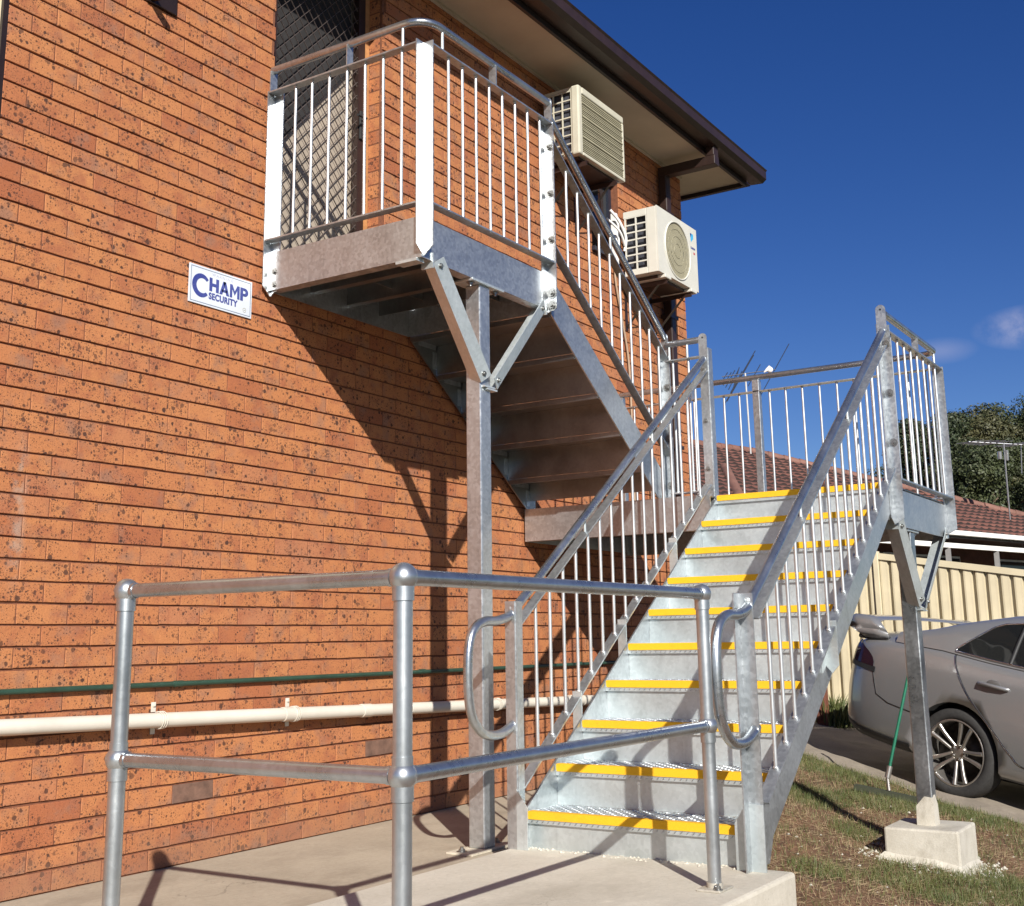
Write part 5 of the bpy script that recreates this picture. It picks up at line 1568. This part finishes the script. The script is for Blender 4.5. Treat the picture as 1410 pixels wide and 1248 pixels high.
def roof_hit(px, py):
    o = Vector((-0.5048, 4.27558, 0.96749)); d = at_depth(px, py, 1.0) - o
    lo = 10.0
    while lo < 60:
        p = o + d * lo; t_ = (p - E0).dot(ep) / run
        if p.z < zE + (zRg - zE) * t_ + 0.03: return p
        lo += 0.02
    return o + d * 27
cap_line(roof_hit(998, 645), roof_hit(1022, 694))
GW = plain('white_gutter', (0.80, 0.78, 0.74), 0.5, 0, 0.04, 4.0, 0)
def along(s0, s1, off0, off1, z0, z1, name, mat, parent=HS):
    a, b = E0 + ed * s0, E0 + ed * s1
    c = []
    for z in (z0, z1):
        for p, o in ((a, off0), (b, off0), (b, off1), (a, off1)):
            q = p + ep * o; c.append((q.x, q.y, z))
    mb = MB(); mb.hexa(c); return mb.build(name, mat, parent)
along(sL0, sR0, -0.12, -0.01, zE - 0.06, zE + 0.03, 'gutter', GW)
along(sL0, sR0, 0.02, 1.9, zE - 0.10, zE - 0.07, 'eave_lining', BROWN)
along(sL0, sR0, 0.06, 0.16, zE - 0.30, zE - 0.205, 'verandah_beam', GW)
WALLD = plain('dark_red_brick', (0.13, 0.05, 0.036), 0.85, 0, 0.3, 6.0, 0.3)
HW = along(sL0 + 0.4, sR0 - 0.4, 1.5, 1.7, 0.0, zE - 0.09, 'wall', WALLD)
for s_, w_ in ((-0.2, 0.42), (0.45, 1.05), (1.75, 1.05), (4.5, 1.2), (-4.0, 1.2)):
    f = along(s_, s_ + w_, 1.42, 1.5, 1.75, 2.62, 'window', GW)
    along(s_ + 0.05, s_ + w_ - 0.05, 1.40, 1.44, 1.81, 2.57, 'pane', GLASS, f)
pk = MB()
for i in range(40):
    p = E0 + ed * (0.25 + i * 0.07) + ep * 0.10
    pk.box(p.x - 0.012, p.x + 0.012, p.y - 0.012, p.y + 0.012, 1.3, 2.20 + 0.03 * (i % 2))
pk.build('verandah_pickets', plain('dull_picket', (0.20, 0.19, 0.18), 0.6, 0, 0.1, 9.0, 0), HS, kind='stuff')
for s_ in (0.05, 3.3):
    wb = along(s_ - 0.2, s_ + 0.16 if s_ < 1 else s_ + 2.6, 0.10, 0.22, 0.9, 2.22, 'weatherboard', GW)
for s_ in (0.05, 1.95, 4.6, -3.2, -7.0):
    p = E0 + ed * s_ + ep * 0.11
    mb = MB(); mb.box(p.x - 0.045, p.x + 0.045, p.y - 0.045, p.y + 0.045, 0.0, zE - 0.3); mb.build('verandah_post', plain('grey_post', (0.24, 0.23, 0.22), 0.6, 0, 0.1, 9.0, 0), HS)

# ------------------------------------------------------------------ aerials on the roof
ALU = plain('aerial_aluminium', (0.52, 0.53, 0.55), 0.35, 0.8, 0.1, 9.0, 0)
DKA = plain('dark_aerial', (0.05, 0.06, 0.09), 0.4, 0.5, 0.1, 9.0, 0)
def strut(mb, px0, px1, d, r=0.010):
    mb.tube([at_depth(*px0, d), at_depth(*px1, d)], r, 6)
mp = roof_hit(1034, 627)
dA = (mp - Vector((-0.5048, 4.27558, 0.96749))).dot(Vector((FW.x, -FW.y, FW.z)))
TA = thing('television_aerial', (mp.x, mp.y, mp.z), 'tilted television aerial with dark rods on the left roof ridge', 'aerial', 'television aerials on the tiled roof')
mb = MB(); strut(mb, (1034, 629), (1026, 514), dA, 0.022); mb.build('mast', plain('pale_mast', (0.66, 0.66, 0.64), 0.5, 0.3, 0.1, 9.0, 0), TA)
mb = MB(); strut(mb, (994, 519), (1068, 509), dA, 0.013); mb.build('boom', DKA, TA)
for a, b in (((1040, 483), (998, 556)), ((1038, 489), (1001, 553)), ((1086.5, 473.5), (1045, 549)), ((1047, 502), (1030, 532)), ((1017, 509), (1003, 537)), ((1012, 510), (999, 534)), ((1007, 513), (996, 531)), ((1002, 513), (993, 527)), ((1018, 506), (1008, 540)), ((1022, 511), (1006, 541))):
    mb = MB(); strut(mb, a, b, dA, 0.0105); mb.build('rod', DKA, TA)
c0 = at_depth(1060, 509.5, dA)
mb = MB(); mb.ball((0, 0, 0), 1, 14, 10); mb.v = [(c0.x + p[0] * 0.06, c0.y + p[1] * 0.075, c0.z + p[2] * 0.075) for p in mb.v]
q0, q1 = at_depth(1052, 513, dA), at_depth(1061, 506, dA)
mb.tube([q0, (q0 + q1) / 2, q1], 0.05, 10, 0, True, [0.015, 0.045, 0.06])
mb.build('balun_cover', plain('white_plastic_cap', (0.80, 0.79, 0.75), 0.5, 0, 0.04, 9.0, 0), TA)
mp2 = roof_hit(1391, 716)
dB = (mp2 - Vector((-0.5048, 4.27558, 0.96749))).dot(Vector((FW.x, -FW.y, FW.z)))
TB = thing('television_aerial', (mp2.x, mp2.y, mp2.z), 'slender pale television aerial standing in front of the dark trees', 'aerial', 'television aerials on the tiled roof')
mb = MB(); strut(mb, (1391, 718), (1382, 610), dB, 0.018); mb.build('mast', ALU, TB)
mb = MB(); strut(mb, (1334, 608.5), (1408, 612.5), dB, 0.014); mb.build('boom', ALU, TB)
for i, x in enumerate((1336, 1345, 1354, 1362, 1371, 1393, 1400, 1407)):
    mb = MB(); p = at_depth(x, 608.5 + (x - 1334) * 0.054, dB); L2 = 0.35 + 0.02 * i
    mb.tube([p - ep * L2, p + ep * L2], 0.007, 5); mb.build('rod', ALU, TB)
mb = MB(); strut(mb, (1406, 613), (1407, 652), dB, 0.011); strut(mb, (1376, 622), (1377, 632), dB, 0.05); strut(mb, (1386, 620), (1387, 634), dB, 0.04); mb.build('reflector', ALU, TB)

# ------------------------------------------------------------------ trees beyond the house
def leaf_mat(name, a, b, c):
    M = Mat(name)
    f = M.noise(0.9, 4.0, 0.6); g = M.noise(9.0, 2.0, 0.5)
    M.col(M.mix(0.5, M.ramp(f, [(0.3, a), (0.55, b), (0.75, c)]), M.ramp(g, [(0.3, a), (0.7, c)])))
    M.rough(0.6); M.set(M.p.inputs['Transmission Weight'], 0.0)
    return M.mat
LEAF = [leaf_mat('dark_leaf', (0.020, 0.032, 0.012), (0.042, 0.060, 0.020), (0.085, 0.088, 0.030)),
        leaf_mat('olive_leaf', (0.026, 0.034, 0.012), (0.055, 0.062, 0.022), (0.11, 0.092, 0.034)),
        leaf_mat('deep_leaf', (0.016, 0.028, 0.012), (0.034, 0.052, 0.020), (0.065, 0.075, 0.028))]
BARK = plain('bark', (0.11, 0.075, 0.05), 0.9, 0, 0.3, 6.0, 0.6)
def tree(px, top_y, d, width, seed, label, mat, n_leaf=15000, base=0.3):
    rg = np.random.RandomState(seed)
    top = at_depth(px, top_y, d); H = top.z - 0.2
    t = thing('tree', (top.x, top.y, 0.2), label, 'tree', 'trees behind the tiled roof')
    mb = MB()
    mb.tube(smooth_path([(top.x, top.y, -0.2), (top.x + 0.1, top.y, H * 0.2), (top.x - 0.05, top.y + 0.1, H * 0.5), (top.x, top.y, H * 0.8)], 4), 0.2, 10, 0, True, list(np.linspace(0.26, 0.05, 13)))
    for k in range(9):
        a = k * 2.4; h = H * (0.25 + 0.06 * k); r_ = width * 0.38 * (1 - 0.06 * k)
        mb.tube(smooth_path([(top.x, top.y, h), (top.x + math.cos(a) * r_ * 0.5, top.y + math.sin(a) * r_ * 0.5, h + H * 0.10), (top.x + math.cos(a) * r_, top.y + math.sin(a) * r_, h + H * 0.16)], 3), 0.06, 6, 0, True, list(np.linspace(0.09, 0.02, 7)))
    mb.build('trunk', BARK, t)
    # clumps spread through the crown, then leaf sized faces round each clump
    nc = 130
    th = rg.uniform(0, 2 * np.pi, nc); hz = rg.uniform(base, 1.0, nc) ** 0.9
    prof = np.sin(np.clip((hz - base + 0.10) / (1.0 - base + 0.10), 0, 1) * np.pi * 0.92 + 0.12) ** 0.55
    rad = width * 0.5 * prof * np.sqrt(rg.uniform(0.15, 1.0, nc)) * rg.uniform(0.8, 1.12, nc)
    C_ = np.stack([top.x + rad * np.cos(th), top.y + rad * np.sin(th), 0.2 + H * hz * rg.uniform(0.94, 1.0, nc)], 1)
    cr = rg.uniform(0.35, 0.95, nc) * width / 7.0
    idx = rg.randint(0, nc, n_leaf)
    dirs = rg.normal(size=(n_leaf, 3)); dirs /= np.linalg.norm(dirs, axis=1)[:, None]
    P = C_[idx] + dirs * (cr[idx] * rg.uniform(0.3, 1.0, n_leaf) ** 0.5)[:, None] * np.array([1, 1, 0.8])
    ndir = dirs + rg.normal(scale=0.55, size=(n_leaf, 3)) + np.array([0, 0, 0.35]); ndir /= np.linalg.norm(ndir, axis=1)[:, None]
    tx = np.cross(ndir, rg.normal(size=(n_leaf, 3))); tx /= np.linalg.norm(tx, axis=1)[:, None]
    ty_ = np.cross(ndir, tx)
    sz = rg.uniform(0.032, 0.070, n_leaf)[:, None]
    q = np.stack([P - tx * sz, P - ty_ * sz * 0.5, P + tx * sz, P + ty_ * sz * 0.5], 1).reshape(-1, 3)
    q[:, 1] *= -1
    off = root_loc(t); q -= np.array(off)
    me = bpy.data.meshes.new('crown')
    me.from_pydata(q.tolist(), [], np.arange(n_leaf * 4).reshape(-1, 4).tolist())
    me.materials.append(mat)
    link('crown', me, t)
tree(1282, 576, 40, 4.6, 1, 'dark dense tree seen between the bars of the right stair rail', LEAF[2], 60000)
tree(1330, 566, 42, 5.6, 2, 'dark olive tree just right of the stair landing, behind the pale aerial', LEAF[1], 80000)
tree(1402, 548, 44, 6.2, 3, 'tallest dark tree at the right edge of the view', LEAF[0], 85000)
tree(1490, 560, 46, 7.5, 4, 'broad dark tree largely beyond the right edge', LEAF[1], 30000)
tree(1360, 610, 38, 5.6, 7, 'low dark bushy tree behind the roof under the pale aerial', LEAF[0], 70000, 0.15)

# ------------------------------------------------------------------ grass, straw, crumbs
GRASSM = leaf_mat('grass_blade', (0.050, 0.075, 0.018), (0.085, 0.105, 0.028), (0.16, 0.155, 0.050))
STRAW = plain('dry_straw', (0.27, 0.20, 0.115), 0.85, 0, 0.3, 9.0, 0)
def field(u, v, s):
    return (np.sin(u * 2.1 + s) * np.cos(v * 2.7 - s) + 0.6 * np.sin(u * 5.3 - v * 3.1 + 2 * s) + 0.4 * np.sin(v * 9.1 + u * 6.7 + s))
dvec = np.array([DRV_B.x - DRV_A.x, DRV_B.y - DRV_A.y]); dvec /= np.linalg.norm(dvec)
def edge_dist(u, v):
    """signed distance towards the driveway from its near edge"""
    return (u - DRV_A.x) * dvec[1] - (v - DRV_A.y) * dvec[0]
def blades(n, seed, dens, lo, hi, w, flat_, name, mat, label_kind='stuff'):
    rg = np.random.RandomState(seed)
    u = rg.uniform(4.15, 10.6, n * 4); v = rg.uniform(0.4, 3.7, n * 4)
    e = edge_dist(u, v)
    m = (e < rg.uniform(-0.02, 0.07, len(u))) & ~((u > 6.60) & (u < 7.05) & (v > 2.13) & (v < 2.57)) & ~((u < 4.14) & (v < 2.56)) & ~((v < 1.30) & (u < 6.6))
    p = dens(u, v, e)
    m &= rg.uniform(0, 1, len(u)) < p
    u, v = u[m][:n], v[m][:n]; k = len(u)
    z = ground_z(u, v)
    a = rg.uniform(0, 2 * np.pi, k); h = rg.uniform(lo, hi, k); b = rg.uniform(0, 2 * np.pi, k)
    lean = rg.uniform(0.1, 0.9, k) if not flat_ else rg.uniform(3.0, 9.0, k)
    hz = h / np.sqrt(1 + lean ** 2); hx = hz * lean
    p0 = np.stack([u - np.cos(a) * w, -(v) - np.sin(a) * w, z], 1); p1 = np.stack([u + np.cos(a) * w, -(v) + np.sin(a) * w, z], 1)
    if flat_: p0[:, 2] += 0.006; p1[:, 2] += 0.004
    p2 = np.stack([u + np.cos(b) * hx, -v + np.sin(b) * hx, z + hz + (0.004 if flat_ else 0)], 1)
    q = np.stack([p0, p1, p2], 1).reshape(-1, 3)
    me = bpy.data.meshes.new(name); me.from_pydata(q.tolist(), [], np.arange(3 * k).reshape(-1, 3).tolist()); me.materials.append(mat)
    return tag(link(name, me), kind='stuff')
def dens_g(u, v, e):
    strip = np.exp(-((e + 0.18) / 0.28) ** 2)
    f = field(u, v, 0.7)
    right = sstep(v, 2.35, 2.9) * 0.35 * (f > -0.2)
    return np.clip(strip * 0.95 * (0.4 + 0.6 * (f > -0.5)) + 0.75 * sstep(f, 0.35, 0.8) + right + 0.07, 0, 1)
blades(62000, 21, dens_g, 0.018, 0.060, 0.0017, False, 'grass', GRASSM)
blades(9000, 22, lambda u, v, e: np.clip(0.35 + 0.4 * (field(u, v, 2.0) > 0), 0, 1), 0.02, 0.06, 0.0016, False, 'dry_grass', STRAW)
blades(20000, 23, lambda u, v, e: np.clip(0.3 + 0.5 * (field(u, v, 4.0) > 0.1), 0, 1), 0.025, 0.07, 0.0018, True, 'straw_litter', STRAW)
def crumbs(n, seed, fn, name, mat, s0, s1):
    rg = random.Random(seed); mb = MB()
    for i in range(n):
        u, v = fn(rg); s = rg.uniform(s0, s1); z = float(ground_z(u, v)) if not (u < 4.13 and v < 2.545) else 0.090
        pts = [(u + rg.uniform(.6, 1.2) * s * x, v + rg.uniform(.6, 1.2) * s * y, z + rg.uniform(.5, 1.0) * s * zz) for x, y, zz in ((1, 0, .1), (0, 1, .1), (-1, 0, .1), (0, -1, .1), (.15, .1, .95))]
        mb.add(pts, [(0, 1, 4), (1, 2, 4), (2, 3, 4), (3, 0, 4)])
    return mb.build(name, mat, kind='stuff', recalc=False)
def round_foot(rg):
    a = rg.uniform(0, 2 * math.pi); d = rg.uniform(0.0, 1.0) ** 1.8 * 0.16
    x, y = math.cos(a), math.sin(a); k = 0.215 / max(abs(x), abs(y))
    return 6.825 + x * (k + d), 2.35 + y * (k + d)
crumbs(420, 31, round_foot, 'mortar_crumbs', FOOT, 0.006, 0.020)
crumbs(140, 32, lambda rg: (rg.uniform(4.6, 9.3), rg.uniform(1.6, 3.2)), 'pebbles', FOOT, 0.006, 0.018)
crumbs(150, 33, lambda rg: (rg.choice((rg.uniform(4.118, 4.125), rg.uniform(4.05, 4.12))), rg.uniform(1.36, 2.40)), 'mortar_crumbs', SLAB, 0.004, 0.012)
# low mortar skirt spread round the footing
sk = MB(); vs = []; n = 40
rg = random.Random(8)
for i in range(n):
    a = 2 * math.pi * i / n; x, y = math.cos(a), math.sin(a); k = 0.206 / max(abs(x), abs(y))
    for d, h in ((0.0, 0.035), (rg.uniform(0.01, 0.04), 0.012), (rg.uniform(0.04, 0.08), -0.012)):
        u, v = 6.825 + x * (k + d), 2.35 + y * (k + d); vs.append((u, v, float(ground_z(u, v)) + h))
fs = []
for i in range(n):
    j = (i + 1) % n
    for q in range(2): fs.append((i * 3 + q, j * 3 + q, j * 3 + q + 1, i * 3 + q + 1))
sk.add(vs, fs); sk.build('mortar_skirt', FOOT, kind='stuff', recalc=False)
# weeds at the fence foot
def tuft(p, n, seed, h):
    rg = random.Random(seed); mb = MB()
    for i in range(n):
        a = rg.uniform(0, 6.28); r_ = rg.uniform(0, 0.22); l = rg.uniform(0.4, 1.0) * h; b = rg.uniform(0, 6.28)
        q = Vector((p[0] + math.cos(a) * r_, p[1] + math.sin(a) * r_, p[2])); w = Vector((math.cos(b), math.sin(b), 0)) * 0.008
        e = q + Vector((rg.uniform(-.5, .5) * l, rg.uniform(-.5, .5) * l, l)); mid = (q + e) / 2 + Vector((0, 0, l * .12))
        mb.add([q - w, q + w, mid + w, mid - w, e], [(0, 1, 2, 3), (3, 2, 4)])
    return mb
wp = at_depth(1152, 985, 12.1)
tuft((wp.x, wp.y, float(ground_z(wp.x, wp.y))), 260, 4, 0.34).build('weed_clump', GRASSM, recalc=False, label='small green weed clump against the cream fence beside the car', cat='weeds')
